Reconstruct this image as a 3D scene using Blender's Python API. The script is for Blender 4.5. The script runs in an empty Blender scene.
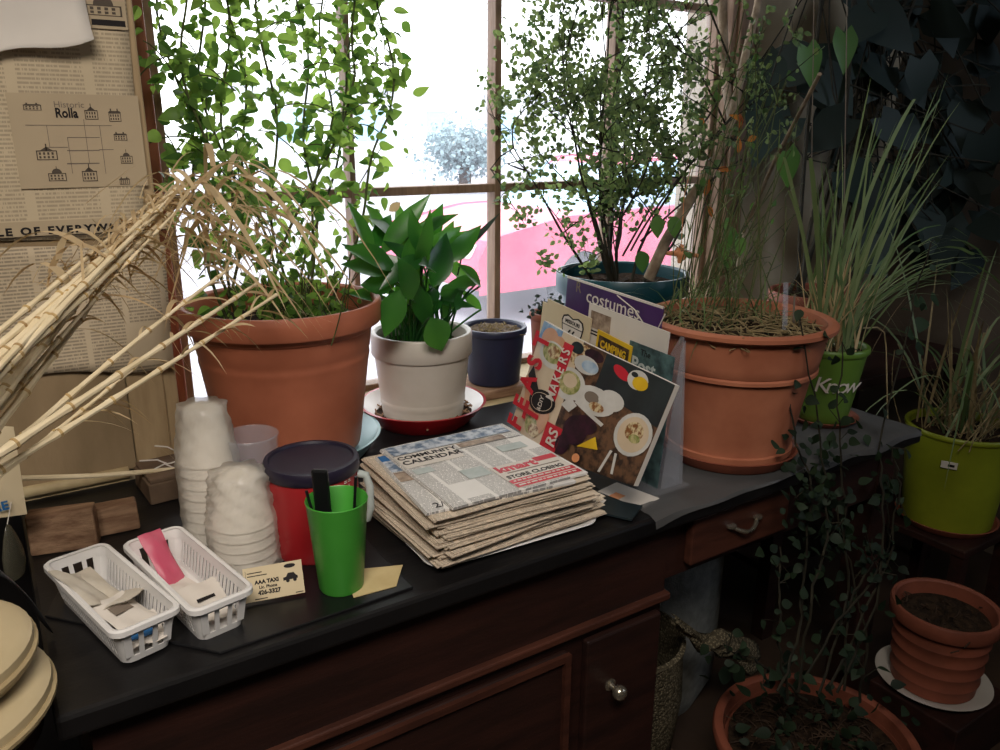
import bpy, math, random
from mathutils import Vector as V, Matrix as M, Euler
R = math.radians
rnd = random.Random(7)
SC = bpy.context.scene
COL = SC.collection
PI = math.pi

# ------------------------------------------------------------------ camera
F, PITCH, YAW, CAMH, ROLL = 800.0, R(17), R(57), 1.38, R(0.35)
fw = V((math.cos(YAW), math.sin(YAW), 0)); rt = V((math.sin(YAW), -math.cos(YAW), 0)); upv = V((0, 0, 1))
cd = fw*math.cos(PITCH) - upv*math.sin(PITCH); cu = fw*math.sin(PITCH) + upv*math.cos(PITCH)
CAM = V((0, 0, CAMH))
def ray(x, y): return cd + rt*((x-500)/F) - cu*((y-375)/F)
def onz(x, y, z): r = ray(x, y); return CAM + r*((z-CAMH)/r.z)      # where the sight line meets a level
def ony(x, y, Y): r = ray(x, y); return CAM + r*(Y/r.y)             # ... a plane parallel to the window wall
def onx(x, y, X): r = ray(x, y); return CAM + r*(X/r.x)             # ... a plane square to it
cam_d = bpy.data.cameras.new('camera'); cam = bpy.data.objects.new('camera', cam_d); COL.objects.link(cam)
cam_d.sensor_width = 36; cam_d.lens = 36*F/1000; cam_d.clip_start = .02; cam_d.clip_end = 300
mz = M((rt, cu, -cd)).transposed().to_4x4()
cam.matrix_world = M.Translation(CAM) @ mz @ M.Rotation(ROLL, 4, 'Z')
SC.camera = cam

# ------------------------------------------------------------------ materials
def S(r, g, b):
    f = lambda c: (c/255/12.92) if c/255 <= .04045 else ((c/255+.055)/1.055)**2.4
    return (f(r), f(g), f(b), 1)
class NT:
    def __init__(s, name):
        s.m = bpy.data.materials.new(name); s.m.use_nodes = True
        s.t = s.m.node_tree; s.t.nodes.clear()
        s.out = s.n('ShaderNodeOutputMaterial')
    def n(s, typ, **kw):
        o = s.t.nodes.new(typ)
        for k, v in kw.items():
            if hasattr(o, k): setattr(o, k, v)
        return o
    def l(s, a, b): s.t.links.new(a, b)
    def put(s, sock, v):
        if hasattr(v, 'links') or isinstance(v, bpy.types.NodeSocket): s.l(v, sock)
        else: sock.default_value = v
    def math(s, op, a, b=0.0, clamp=False):
        o = s.n('ShaderNodeMath', operation=op); o.use_clamp = clamp
        s.put(o.inputs[0], a); s.put(o.inputs[1], b); return o.outputs[0]
    def mix(s, f, a, b):
        o = s.n('ShaderNodeMix', data_type='RGBA'); s.put(o.inputs[0], f); s.put(o.inputs[6], a); s.put(o.inputs[7], b)
        return o.outputs[2]
    def coords(s, which='Object'):
        return s.n('ShaderNodeTexCoord').outputs[which]
    def noise(s, scale, detail=3, vec=None, rough=.55):
        o = s.n('ShaderNodeTexNoise'); o.inputs['Scale'].default_value = scale; o.inputs['Detail'].default_value = detail
        o.inputs['Roughness'].default_value = rough
        s.l(vec if vec is not None else s.coords(), o.inputs['Vector']); return o.outputs[0]
    def ramp(s, f, lo, hi):
        o = s.n('ShaderNodeMapRange'); s.put(o.inputs[0], f); o.inputs[1].default_value = lo; o.inputs[2].default_value = hi
        return o.outputs[0]
    def bsdf(s, col, rough=.5, spec=.5, **kw):
        o = s.n('ShaderNodeBsdfPrincipled'); s.put(o.inputs['Base Color'], col); s.put(o.inputs['Roughness'], rough)
        o.inputs['Specular IOR Level'].default_value = spec
        for k, v in kw.items(): s.put(o.inputs[k.replace('_', ' ')], v)
        return o
    def bump(s, b, h, strength=.3, dist=.01):
        o = s.n('ShaderNodeBump'); o.inputs['Strength'].default_value = strength; o.inputs['Distance'].default_value = dist
        s.l(h, o.inputs['Height']); s.l(o.outputs[0], b.inputs['Normal'])
    def end(s, sh): s.l(sh, s.out.inputs['Surface']); return s.m

def pm(name, c1, c2=None, scale=20, rough=.6, spec=.4, bump=0, bscale=None, stretch=None, lo=.35, hi=.65, **kw):
    t = NT(name)
    vec = t.coords()
    if stretch:
        mp = t.n('ShaderNodeMapping'); mp.inputs['Scale'].default_value = stretch; t.l(vec, mp.inputs[0]); vec = mp.outputs[0]
    col = c1
    if c2: col = t.mix(t.ramp(t.noise(scale, 4, vec), lo, hi), c1, c2)
    b = t.bsdf(col, rough, spec, **kw)
    if bump: t.bump(b, t.noise(bscale or scale*3, 4, vec), bump)
    return t.end(b.outputs[0])

def leafmat(name, c1, c2, trans=.45, rough=.45, tc=None, spec=.4):
    t = NT(name)
    rp = t.n('ShaderNodeNewGeometry').outputs['Random Per Island']
    col = t.mix(rp, c1, c2)
    b = t.bsdf(col, rough, spec)
    tr = t.n('ShaderNodeBsdfTranslucent')
    t.l(t.mix(rp, tc[0], tc[1]) if tc else col, tr.inputs[0])
    mx = t.n('ShaderNodeMixShader'); mx.inputs[0].default_value = trans
    t.l(b.outputs[0], mx.inputs[1]); t.l(tr.outputs[0], mx.inputs[2])
    return t.end(mx.outputs[0])

def filmmat(name, col, alpha, rough=.2, spec=.6, bump=0, bscale=60):
    # thin clear or milky plastic: mostly see-through, some diffuse haze and gloss
    t = NT(name)
    b = t.bsdf(col, rough, spec)
    if bump: t.bump(b, t.noise(bscale, 3), bump, .004)
    tl = t.n('ShaderNodeBsdfTranslucent'); tl.inputs[0].default_value = col
    tp = t.n('ShaderNodeBsdfTransparent')
    m1 = t.n('ShaderNodeMixShader'); m1.inputs[0].default_value = .4
    t.l(b.outputs[0], m1.inputs[1]); t.l(tl.outputs[0], m1.inputs[2])
    m2 = t.n('ShaderNodeMixShader'); m2.inputs[0].default_value = alpha
    t.l(tp.outputs[0], m2.inputs[1]); t.l(m1.outputs[0], m2.inputs[2])
    return t.end(m2.outputs[0])

def printmat(name, paper, ink, rows=330, colw=.05, ax=(0, 1), dens=.42, strength=.75, block=9, tint=None):
    # rows of small type in columns on paper
    t = NT(name)
    sp = t.n('ShaderNodeSeparateXYZ'); t.l(t.coords(), sp.inputs[0])
    x, y = sp.outputs[ax[0]], sp.outputs[ax[1]]
    yr = t.math('MULTIPLY', y, rows)
    line = t.math('LESS_THAN', t.math('FRACT', yr), .52)
    cb = t.n('ShaderNodeCombineXYZ'); t.l(t.math('MULTIPLY', x, 420.), cb.inputs[0]); t.l(t.math('MULTIPLY', t.math('FLOOR', yr), 7.31), cb.inputs[1])
    word = t.math('GREATER_THAN', t.noise(1., 2, cb.outputs[0]), dens)
    fc = t.math('FRACT', t.math('DIVIDE', x, colw))
    colm = t.math('MULTIPLY', t.math('GREATER_THAN', fc, .07), t.math('LESS_THAN', fc, .93))
    cc = t.n('ShaderNodeCombineXYZ'); t.l(t.math('FLOOR', t.math('DIVIDE', x, colw)), cc.inputs[0]); t.l(t.math('FLOOR', t.math('MULTIPLY', y, block*2.)), cc.inputs[1])
    wn = t.n('ShaderNodeTexWhiteNoise', noise_dimensions='2D'); t.l(cc.outputs[0], wn.inputs['Vector'])
    on = t.math('GREATER_THAN', wn.outputs[0], .22)
    f = t.math('MULTIPLY', t.math('MULTIPLY', t.math('MULTIPLY', line, word), colm), on)
    f = t.math('MULTIPLY', f, strength)
    pcol = t.mix(t.ramp(t.noise(11, 4), .35, .7), paper, tint or tuple(c*.9 for c in paper[:3])+(1,))
    b = t.bsdf(t.mix(f, pcol, ink), .75, .2)
    t.bump(b, t.noise(25, 3), .12, .01)
    return t.end(b.outputs[0])

MT = {}
def mats():
    m = MT
    m['board'] = pm('pinboard', S(150, 128, 98), S(132, 112, 84), 14, .8, .2, .12, 60, (1, 1, .35))
    m['trimtan'] = pm('trim_paint', S(176, 152, 116), S(158, 134, 100), 20, .6, .3, .1, 40, (3, 3, .5))
    m['creamstrip'] = pm('cream_strip', S(190, 172, 132), S(160, 140, 104), 15, .6, .3)
    m['framewood'] = pm('window_wood', S(148, 122, 100), S(124, 98, 78), 18, .55, .4, .15, 60, (4, 4, .6))  # wood colour lightened to imitate the haze around the panes
    m['redwood'] = pm('reddish_jamb', S(150, 88, 60), S(126, 70, 48), 16, .55, .4, .1, 60, (4, 4, .6))
    m['wallcream'] = pm('cream_wall', S(170, 156, 132), S(150, 136, 112), 5, .85, .2, .05, 60)
    m['wallshaded'] = pm('cream_wall_shaded', S(110, 98, 86), S(90, 80, 70), 4, .85, .2, .05, 40)  # cream wall with the dimness of its corner put into the colour
    m['ceil'] = pm('ceiling_white', S(190, 184, 172), S(180, 174, 160), 3, .9, .1)
    m['floor'] = pm('floor_dark', S(70, 54, 42), S(48, 38, 32), 6, .5, .4, .05, 30)
    m['black'] = pm('desk_black', S(16, 15, 16), S(24, 22, 22), 9, .42, .4, .05, 50, (1, 4, 1))
    m['mahog'] = pm('desk_mahogany', S(50, 27, 21), S(34, 19, 15), 7, .5, .35, .08, 50, (.7, 4, 5))
    m['mahog2'] = pm('mahogany_edge', S(80, 45, 33), S(58, 32, 24), 9, .45, .4, .08, 50, (.7, 4, 5))
    m['terra'] = pm('terracotta_plastic', S(176, 104, 76), S(160, 92, 66), 9, .5, .35, .03, 30)
    m['terra2'] = pm('terracotta_dusty', S(182, 114, 84), S(158, 94, 68), 8, .65, .3, .06, 30)
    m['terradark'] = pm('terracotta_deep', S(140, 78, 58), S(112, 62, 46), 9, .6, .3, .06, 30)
    m['soil'] = pm('soil', S(58, 44, 32), S(34, 26, 20), 60, .95, .1, .8, 90)
    m['soilgrey'] = pm('dry_soil', S(150, 136, 120), S(96, 84, 74), 110, .95, .1, .8, 140)
    m['cream'] = pm('white_pot', S(196, 188, 178), S(182, 174, 162), 7, .4, .45)
    m['white'] = pm('white_plastic', S(226, 223, 220), S(218, 215, 212), 8, .35, .45)
    m['red'] = pm('red_enamel', S(176, 28, 36), S(150, 20, 30), 8, .3, .5)
    m['redcan'] = pm('red_can', S(156, 32, 36), S(142, 26, 30), 8, .35, .5)
    m['navy'] = pm('navy_plastic', S(38, 42, 66), S(30, 34, 54), 8, .45, .4)
    m['lid'] = pm('lid_navy', S(34, 28, 46), S(28, 24, 40), 8, .4, .45)
    m['teal'] = pm('teal_plastic', S(22, 74, 82), S(16, 58, 66), 8, .4, .4)
    m['paleblue'] = pm('pale_blue_plastic', S(160, 200, 206), S(146, 188, 196), 8, .35, .5)
    m['lime'] = pm('lime_plastic', S(132, 140, 34), S(116, 124, 28), 8, .4, .4)
    m['green'] = pm('green_pot', S(92, 124, 48), S(80, 110, 40), 8, .4, .4)
    m['cupgreen'] = pm('green_cup', S(74, 160, 58), S(64, 148, 50), 8, .38, .45)
    m['blackp'] = pm('black_plastic', S(18, 18, 20), None, 8, .35, .5)
    m['foam'] = pm('foam', S(228, 222, 212), S(216, 210, 198), 30, .7, .3)
    m['brass'] = pm('knob_metal', S(200, 190, 170), None, 8, .25, .6, Metallic=.9)
    m['wood1'] = pm('weathered_wood', S(152, 122, 96), S(112, 84, 64), 14, .8, .2, .25, 40, (1, 6, 6))
    m['wood2'] = pm('grey_block', S(112, 92, 74), S(92, 74, 58), 14, .8, .2, .2, 40)
    m['bark'] = pm('bark', S(74, 58, 46), S(48, 38, 32), 40, .9, .1, .4, 90)
    m['stem'] = pm('stem_green', S(78, 88, 46), S(60, 64, 36), 30, .7, .2)
    m['stemdk'] = pm('stem_dark', S(50, 46, 34), S(36, 34, 28), 30, .8, .2)
    m['dry'] = pm('dry_stem', S(220, 204, 172), S(204, 186, 150), 25, .7, .25)
    m['drynode'] = pm('dry_node', S(160, 132, 92), S(188, 160, 108), 30, .7, .2)
    m['drygrass'] = pm('dry_grass', S(150, 132, 96), S(110, 96, 66), 30, .8, .2)
    m['stick'] = pm('stick', S(164, 146, 122), S(120, 102, 84), 30, .8, .2, .3, 80)
    m['dryleaf'] = leafmat('dry_leaf', S(206, 186, 150), S(184, 158, 118), .4, .7, (S(222, 196, 140), S(194, 156, 104)))
    m['vine'] = leafmat('vine_leaf', S(52, 84, 36), S(84, 116, 50), .52, .5, (S(62, 108, 36), S(178, 212, 92)))
    m['lily'] = leafmat('lily_leaf', S(24, 68, 30), S(44, 100, 40), .34, .28, (S(60, 130, 36), S(120, 186, 60)), .6)
    m['shrub'] = leafmat('shrub_leaf', S(52, 64, 46), S(112, 128, 82), .42, .5, (S(84, 116, 66), S(160, 182, 104)))
    m['grass'] = leafmat('lemongrass_blade', S(74, 96, 56), S(142, 154, 114), .28, .5, (S(96, 124, 60), S(134, 158, 86)))
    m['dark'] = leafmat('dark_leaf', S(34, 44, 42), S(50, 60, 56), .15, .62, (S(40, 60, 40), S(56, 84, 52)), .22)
    m['ivy'] = leafmat('ivy_leaf', S(52, 80, 40), S(80, 112, 56), .3, .45, (S(70, 110, 40), S(100, 140, 60)))
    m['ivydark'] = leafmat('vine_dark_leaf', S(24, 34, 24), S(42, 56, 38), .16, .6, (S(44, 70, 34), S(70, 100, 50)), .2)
    m['fallen'] = leafmat('faded_leaf', S(190, 120, 40), S(150, 80, 40), .4, .6)
    m['paper'] = pm('white_paper', S(214, 206, 196), S(204, 196, 186), 6, .7, .2)
    m['papertan'] = pm('aged_paper', S(206, 190, 158), S(194, 176, 144), 6, .7, .2)
    m['napkin'] = pm('tan_napkin', S(204, 184, 136), S(192, 170, 122), 20, .8, .2)
    m['news'] = printmat('newsprint', S(226, 222, 216), S(80, 78, 80), 300, .045, (0, 1), .40, .7)
    m['newsedge'] = pm('newsprint_edges', S(226, 210, 190), S(176, 156, 134), 60, .85, .15, .3, 200, (1, 1, 12))
    m['newsold'] = printmat('newsprint_aged', S(216, 200, 178), S(100, 88, 78), 300, .05, (0, 1), .42, .6)
    m['poster'] = printmat('poster_print', S(198, 180, 150), S(84, 74, 64), 160, .105, (0, 2), .44, .38, 6)
    m['poster2'] = printmat('old_newspaper', S(196, 178, 150), S(66, 60, 54), 175, .062, (0, 2), .42, .5, 7)
    m['posterplain'] = pm('poster_plain', S(180, 162, 133), S(172, 154, 127), 6, .75, .2)
    m['ink'] = pm('ink', S(34, 30, 30), None, 8, .7, .2)
    m['inkmid'] = pm('ink_mid', S(84, 74, 64), None, 8, .7, .2)
    m['inkgrey'] = pm('ink_grey', S(120, 108, 96), None, 8, .7, .2)
    m['inkred'] = pm('ink_red', S(196, 40, 54), S(180, 34, 48), 30, .5, .3)
    m['inkblue'] = pm('ink_blue', S(36, 96, 150), None, 30, .6, .3)
    m['photo1'] = pm('print_photo', S(90, 108, 130), S(190, 196, 204), 70, .6, .3, lo=.4, hi=.6)
    m['photo2'] = pm('print_photo_brown', S(120, 100, 84), S(180, 160, 140), 60, .6, .3)
    m['tintgrey'] = pm('print_tint', S(168, 176, 172), S(184, 190, 186), 60, .7, .2)
    m['yellow'] = pm('yellow_card', S(222, 184, 40), S(206, 166, 30), 20, .45, .4)
    m['purple'] = pm('purple_card', S(70, 40, 96), S(56, 30, 80), 12, .35, .5)
    m['magteal'] = pm('teal_print', S(84, 112, 112), S(44, 60, 62), 40, .5, .4)
    m['magdark'] = pm('mag_dark', S(38, 48, 52), S(30, 38, 42), 30, .3, .5)
    m['magbrown'] = pm('mag_brown', S(104, 76, 56), S(52, 40, 34), 60, .3, .5, lo=.42, hi=.58)
    m['magcream'] = pm('mag_cream', S(214, 196, 170), S(200, 180, 152), 10, .28, .5)
    m['skin'] = pm('print_hand', S(204, 156, 120), S(186, 134, 100), 14, .28, .5)
    m['magwhite'] = pm('mag_white', S(206, 204, 198), S(186, 184, 178), 20, .28, .5)
    m['maggreen'] = pm('mag_salad', S(116, 128, 60), S(190, 180, 130), 110, .28, .5)
    m['magfood'] = pm('mag_food', S(130, 84, 46), S(206, 190, 150), 130, .28, .5, lo=.42, hi=.58)
    m['magblue'] = pm('mag_blue', S(70, 120, 170), S(180, 196, 206), 24, .28, .5)
    m['maggrape'] = pm('mag_grape', S(58, 30, 46), S(30, 22, 30), 60, .28, .5)
    m['orange'] = pm('orange', S(236, 164, 116), S(220, 146, 98), 30, .6, .3, .2, 80)
    m['pink'] = filmmat('pink_film', S(232, 110, 140), .75, .35, .5)
    m['sachet'] = pm('sachet_paper', S(206, 198, 184), S(190, 180, 164), 30, .6, .3)
    m['clear'] = filmmat('clear_film', S(200, 205, 215), .22, .12, .8, .5, 70)
    m['sleeve'] = filmmat('sleeve_film', S(226, 220, 210), .5, .18, .8, .8, 45)
    m['acrylic'] = filmmat('clear_acrylic', S(190, 192, 198), .30, .15, .7)
    m['sheeting'] = filmmat('grey_sheeting', S(122, 121, 120), .66, .4, .5, .6, 30)
    m['ornament'] = filmmat('smoky_glass', S(110, 108, 92), .7, .15, .8)
    m['cushion'] = pm('cream_vinyl', S(198, 180, 144), S(186, 168, 132), 8, .5, .35, .04, 20)
    m['cable'] = pm('black_cable', S(20, 20, 22), None, 8, .4, .5)
    m['bag'] = pm('grey_fabric', S(132, 132, 126), S(112, 112, 106), 40, .95, .1, .2, 200)
    m['crochet'] = None
    m['carred'] = pm('car_red', S(190, 70, 100), S(180, 60, 90), 2, .3, .5)
    m['carglass'] = pm('car_glass', S(140, 176, 200), None, 2, .1, .6)
    m['tyre'] = pm('tyre', S(50, 50, 54), None, 2, .8, .2)
    m['pave'] = pm('pavement', S(150, 150, 158), S(140, 140, 150), 1.5, .9, .1)
    m['far'] = pm('far_wall', S(236, 240, 244), S(230, 235, 240), .6, .9, .1)
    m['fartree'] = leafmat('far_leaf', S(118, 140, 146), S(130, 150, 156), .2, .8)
    # crochet
    t = NT('crochet')
    vor = t.n('ShaderNodeTexVoronoi'); vor.inputs['Scale'].default_value = 170; t.l(t.coords(), vor.inputs['Vector'])
    d = vor.outputs['Distance']
    b = t.bsdf(t.mix(t.ramp(d, .1, .55), S(146, 134, 108), S(84, 76, 60)), .95, .1)
    t.bump(b, d, 1., .004); m['crochet'] = t.end(b.outputs[0])
    # window glass: clear with dust and a faint gloss
    t = NT('dusty_glass')
    tp = t.n('ShaderNodeBsdfTransparent'); tl = t.n('ShaderNodeBsdfTranslucent'); tl.inputs[0].default_value = (.9, .92, 1, 1)
    gl = t.n('ShaderNodeBsdfGlossy'); gl.inputs['Roughness'].default_value = .03
    spk = t.ramp(t.noise(160, 2), .66, .72)
    du = t.math('ADD', t.math('MULTIPLY', spk, .25), t.ramp(t.noise(3, 4), .2, 1.6))
    m1 = t.n('ShaderNodeMixShader'); t.l(t.math('MULTIPLY', du, .28, True), m1.inputs[0]); t.l(tp.outputs[0], m1.inputs[1]); t.l(tl.outputs[0], m1.inputs[2])
    m2 = t.n('ShaderNodeMixShader'); m2.inputs[0].default_value = .03; t.l(m1.outputs[0], m2.inputs[1]); t.l(gl.outputs[0], m2.inputs[2])
    m['glass'] = t.end(m2.outputs[0])
mats()

# ------------------------------------------------------------------ objects
WM = {}
def wmat(o): return WM[o.name] if o else M.Identity(4)
def thing(name, label, cat, loc, rz=0, group=None, rot=None):
    o = bpy.data.objects.new(name, None); COL.objects.link(o); o.empty_display_size = .05
    o.location = loc; o.rotation_euler = rot or (0, 0, rz)
    WM[o.name] = M.Translation(V(loc)) @ o.rotation_euler.to_matrix().to_4x4()
    return tag(o, label, cat, group)
def tag(o, label, cat, group=None):
    o['label'] = label; o['category'] = cat
    if group: o['group'] = group
    return o
def copy_tree(o, parent=None, name=None):
    c = o.copy(); COL.objects.link(c); c.parent = parent
    for ch in [x for x in COL.objects if x.parent == o]: copy_tree(ch, c)
    return c
def struct(o): o['kind'] = 'structure'; return o

class MB:
    """collects geometry in place coordinates; build() makes ONE mesh object"""
    def __init__(s): s.v = []; s.f = []; s.m = []
    def add(s, vs, fs, mi=0):
        o = len(s.v); s.v += [V(p) for p in vs]
        for f in fs: s.f.append(tuple(i+o for i in f)); s.m.append(mi)
        return s
    def box(s, a, b, mi=0, T=None):
        (x0, y0, z0), (x1, y1, z1) = a, b
        p = [(x0,y0,z0),(x1,y0,z0),(x1,y1,z0),(x0,y1,z0),(x0,y0,z1),(x1,y0,z1),(x1,y1,z1),(x0,y1,z1)]
        if T: p = [T @ V(q) for q in p]
        return s.add(p, [(0,3,2,1),(4,5,6,7),(0,1,5,4),(1,2,6,5),(2,3,7,6),(3,0,4,7)], mi)
    def tube(s, path, rad, n=6, mi=0, caps=True):
        path = [V(p) for p in path]; k = len(path)
        rr = rad if isinstance(rad, (list, tuple)) else [rad]*k
        vs = []; up = None
        for i, p in enumerate(path):
            t = (path[min(i+1, k-1)] - path[max(i-1, 0)])
            t = t.normalized() if t.length > 1e-9 else V((0, 0, 1))
            if up is None: up = V((1, 0, 0)) if abs(t.x) < .8 else V((0, 1, 0))
            a = t.cross(up)
            if a.length < 1e-6: a = t.orthogonal()
            a.normalize(); b = t.cross(a).normalized(); up = -b if False else up
            for j in range(n):
                q = 2*PI*j/n; vs.append(p + (a*math.cos(q) + b*math.sin(q))*rr[i])
        fs = [(i*n+j, i*n+(j+1) % n, (i+1)*n+(j+1) % n, (i+1)*n+j) for i in range(k-1) for j in range(n)]
        if caps: fs += [tuple(range(n-1, -1, -1)), tuple((k-1)*n+j for j in range(n))]
        return s.add(vs, fs, mi)
    def lathe(s, prof, c=(0, 0, 0), n=64, mi=0, a0=0, a1=2*PI, wob=0, T=None):
        c = V(c); full = abs(a1-a0-2*PI) < 1e-6; cols = n if full else n+1
        vs = []
        for r, z in prof:
            for j in range(cols):
                q = a0 + (a1-a0)*j/n
                w = 1 + wob*math.sin(q*3+z*40)
                p = V((r*w*math.cos(q), r*w*math.sin(q), z)); vs.append((T @ p if T else p) + c)
        k = len(prof); fs = []
        for i in range(k-1):
            for j in range(n):
                j2 = (j+1) % cols
                fs.append((i*cols+j, i*cols+j2, (i+1)*cols+j2, (i+1)*cols+j))
        return s.add(vs, fs, mi)
    def disc(s, c, r, n=40, mi=0, bumpy=0, rings=6):
        c = V(c); vs = [c]; fs = []
        for i in range(1, rings+1):
            for j in range(n):
                q = 2*PI*j/n; rr = r*i/rings
                vs.append(c + V((rr*math.cos(q), rr*math.sin(q), bumpy*rnd.uniform(-1, 1) if i < rings else 0)))
        fs += [(0, 1+j, 1+(j+1) % n) for j in range(n)]
        for i in range(rings-1):
            for j in range(n): fs.append((1+i*n+j, 1+(i+1)*n+j, 1+(i+1)*n+(j+1) % n, 1+i*n+(j+1) % n))
        return s.add(vs, fs, mi)
    def leaf(s, base, d, nrm, L, W, fold=.25, curl=.25, shape='ovate', mi=0):
        t = V(d).normalized(); n = V(nrm); sd = t.cross(n)
        if sd.length < 1e-4: sd = t.orthogonal()
        sd.normalize(); n = sd.cross(t)
        prof = {'ovate': [(0, 0), (.08, .5), (.2, .86), (.36, 1), (.55, .88), (.75, .56), (.9, .24), (1, 0)],
                'lance': [(0, .04), (.08, .36), (.18, .7), (.3, .94), (.42, 1), (.56, .92), (.7, .7), (.84, .38), (.93, .16), (1, 0)],
                'heart': [(0, .1), (.02, .62), (.08, .95), (.2, 1.08), (.35, 1.0), (.55, .76), (.75, .45), (.9, .18), (1, 0)],
                'small': [(0, 0), (.3, .9), (.7, .8), (1, 0)]}[shape]
        base = V(base); vs = []; k = len(prof)
        for u, w in prof:
            c = base + t*(L*u) - n*(curl*L*u*u)
            off = -.18*L*(1 if shape == 'heart' and u == .02 else 0)
            vs += [c + sd*(W*.5*w) + n*(fold*W*.5*w) + t*off, c, c - sd*(W*.5*w) + n*(fold*W*.5*w) + t*off]
        fs = []
        for i in range(k-1):
            a = 3*i; fs += [(a, a+1, a+4, a+3), (a+1, a+2, a+5, a+4)]
        return s.add(vs, fs, mi)
    def blade(s, base, d, L, W, droop=.3, seg=8, twist=0, tip=True, side=None, mi=0):
        d = V(d).normalized(); h = V((d.x, d.y, 0))
        h = h.normalized() if h.length > 1e-4 else V((1, 0, 0))
        sd = V(side).normalized() if side else d.cross(h if abs(d.z) > .2 else V((0, 0, 1)))
        if sd.length < 1e-3: sd = V((-h.y, h.x, 0))
        sd.normalize(); vs = []
        for i in range(seg+1):
            u = i/seg
            c = V(base) + d*(L*u) + h*(droop*L*u*u*.5) - V((0, 0, droop*L*u*u*u))
            w = W*.5*(min(1, .55+u*1.6) if u < .3 else 1)*((1-u)**.6 if tip else (1 if u < .95 else .7))
            a = sd*math.cos(twist*u) + h.cross(sd)*math.sin(twist*u)
            vs += [c + a*w, c - a*w]
        return s.add(vs, [(2*i, 2*i+1, 2*i+3, 2*i+2) for i in range(seg)], mi)
    def poly(s, pts, mi=0): return s.add(pts, [tuple(range(len(pts)))], mi)
    def slab(s, pts, nrm, th, mi=0):
        n = V(nrm)*th; k = len(pts)
        vs = [V(p) for p in pts] + [V(p)+n for p in pts]
        return s.add(vs, [tuple(range(k-1, -1, -1)), tuple(range(k, 2*k))] + [(i, (i+1) % k, k+(i+1) % k, k+i) for i in range(k)], mi)
    def build(s, name, mat, parent=None, smooth=True, origin=None, bevel=0, kind=None, solid=0, sub=0, angle=40):
        if parent is None:
            if origin is None:
                lo = [min(p[i] for p in s.v) for i in range(3)]; hi = [max(p[i] for p in s.v) for i in range(3)]
                origin = ((lo[0]+hi[0])/2, (lo[1]+hi[1])/2, lo[2])
            W = M.Translation(V(origin))
        else: W = wmat(parent)
        inv = W.inverted()
        me = bpy.data.meshes.new(name); me.from_pydata([inv @ p for p in s.v], [], s.f)
        ms = mat if isinstance(mat, (list, tuple)) else [mat]
        for q in ms: me.materials.append(q if not isinstance(q, str) else MT[q])
        me.polygons.foreach_set('material_index', [min(i, len(ms)-1) for i in s.m])
        if smooth:
            me.polygons.foreach_set('use_smooth', [True]*len(me.polygons))
            try: me.set_sharp_from_angle(angle=R(angle))
            except Exception: pass
        me.update()
        o = bpy.data.objects.new(name, me); COL.objects.link(o)
        if parent is None: o.location = origin
        else: o.parent = parent
        WM[o.name] = W
        if solid:
            q = o.modifiers.new('thickness', 'SOLIDIFY'); q.thickness = solid; q.offset = 0
        if bevel:
            q = o.modifiers.new('bevel', 'BEVEL'); q.width = bevel; q.segments = 2; q.limit_method = 'ANGLE'; q.angle_limit = R(50)
        if sub:
            q = o.modifiers.new('sub', 'SUBSURF'); q.levels = q.render_levels = sub
        if kind: o['kind'] = kind
        return o

def text(name, body, size, T, mat, parent=None, align='LEFT', sx=1, bold=0, space=1, shear=0):
    cu_ = bpy.data.curves.new(name, 'FONT'); cu_.body = body; cu_.size = size; cu_.align_x = align
    cu_.extrude = .0002; cu_.offset = bold; cu_.space_character = space; cu_.shear = shear; cu_.resolution_u = 3
    tmp = bpy.data.objects.new('tmp', cu_); COL.objects.link(tmp)
    dg = bpy.context.evaluated_depsgraph_get(); dg.update()
    me = bpy.data.meshes.new_from_object(tmp.evaluated_get(dg))
    b = MB(); b.add([T @ V((v.co.x*sx, v.co.y, v.co.z)) for v in me.vertices], [tuple(p.vertices) for p in me.polygons])
    bpy.data.objects.remove(tmp); bpy.data.curves.remove(cu_); bpy.data.meshes.remove(me)
    return b.build(name, mat, parent, smooth=False)
def frame(o, ex, ey):
    ex = V(ex).normalized(); ez = ex.cross(V(ey)).normalized(); ey = ez.cross(ex)
    return M.Translation(V(o)) @ M((ex, ey, ez)).transposed().to_4x4()
def lerp(a, b, t): return V(a)*(1-t) + V(b)*t
def bez(a, b, c, n=8):
    a, b, c = V(a), V(b), V(c)
    return [a*(1-t)**2 + b*2*t*(1-t) + c*t*t for t in (i/n for i in range(n+1))]
def rv(r=1): return V((rnd.gauss(0, 1), rnd.gauss(0, 1), rnd.gauss(0, 1))).normalized()*r
U = rnd.uniform
TZ = .78
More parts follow.
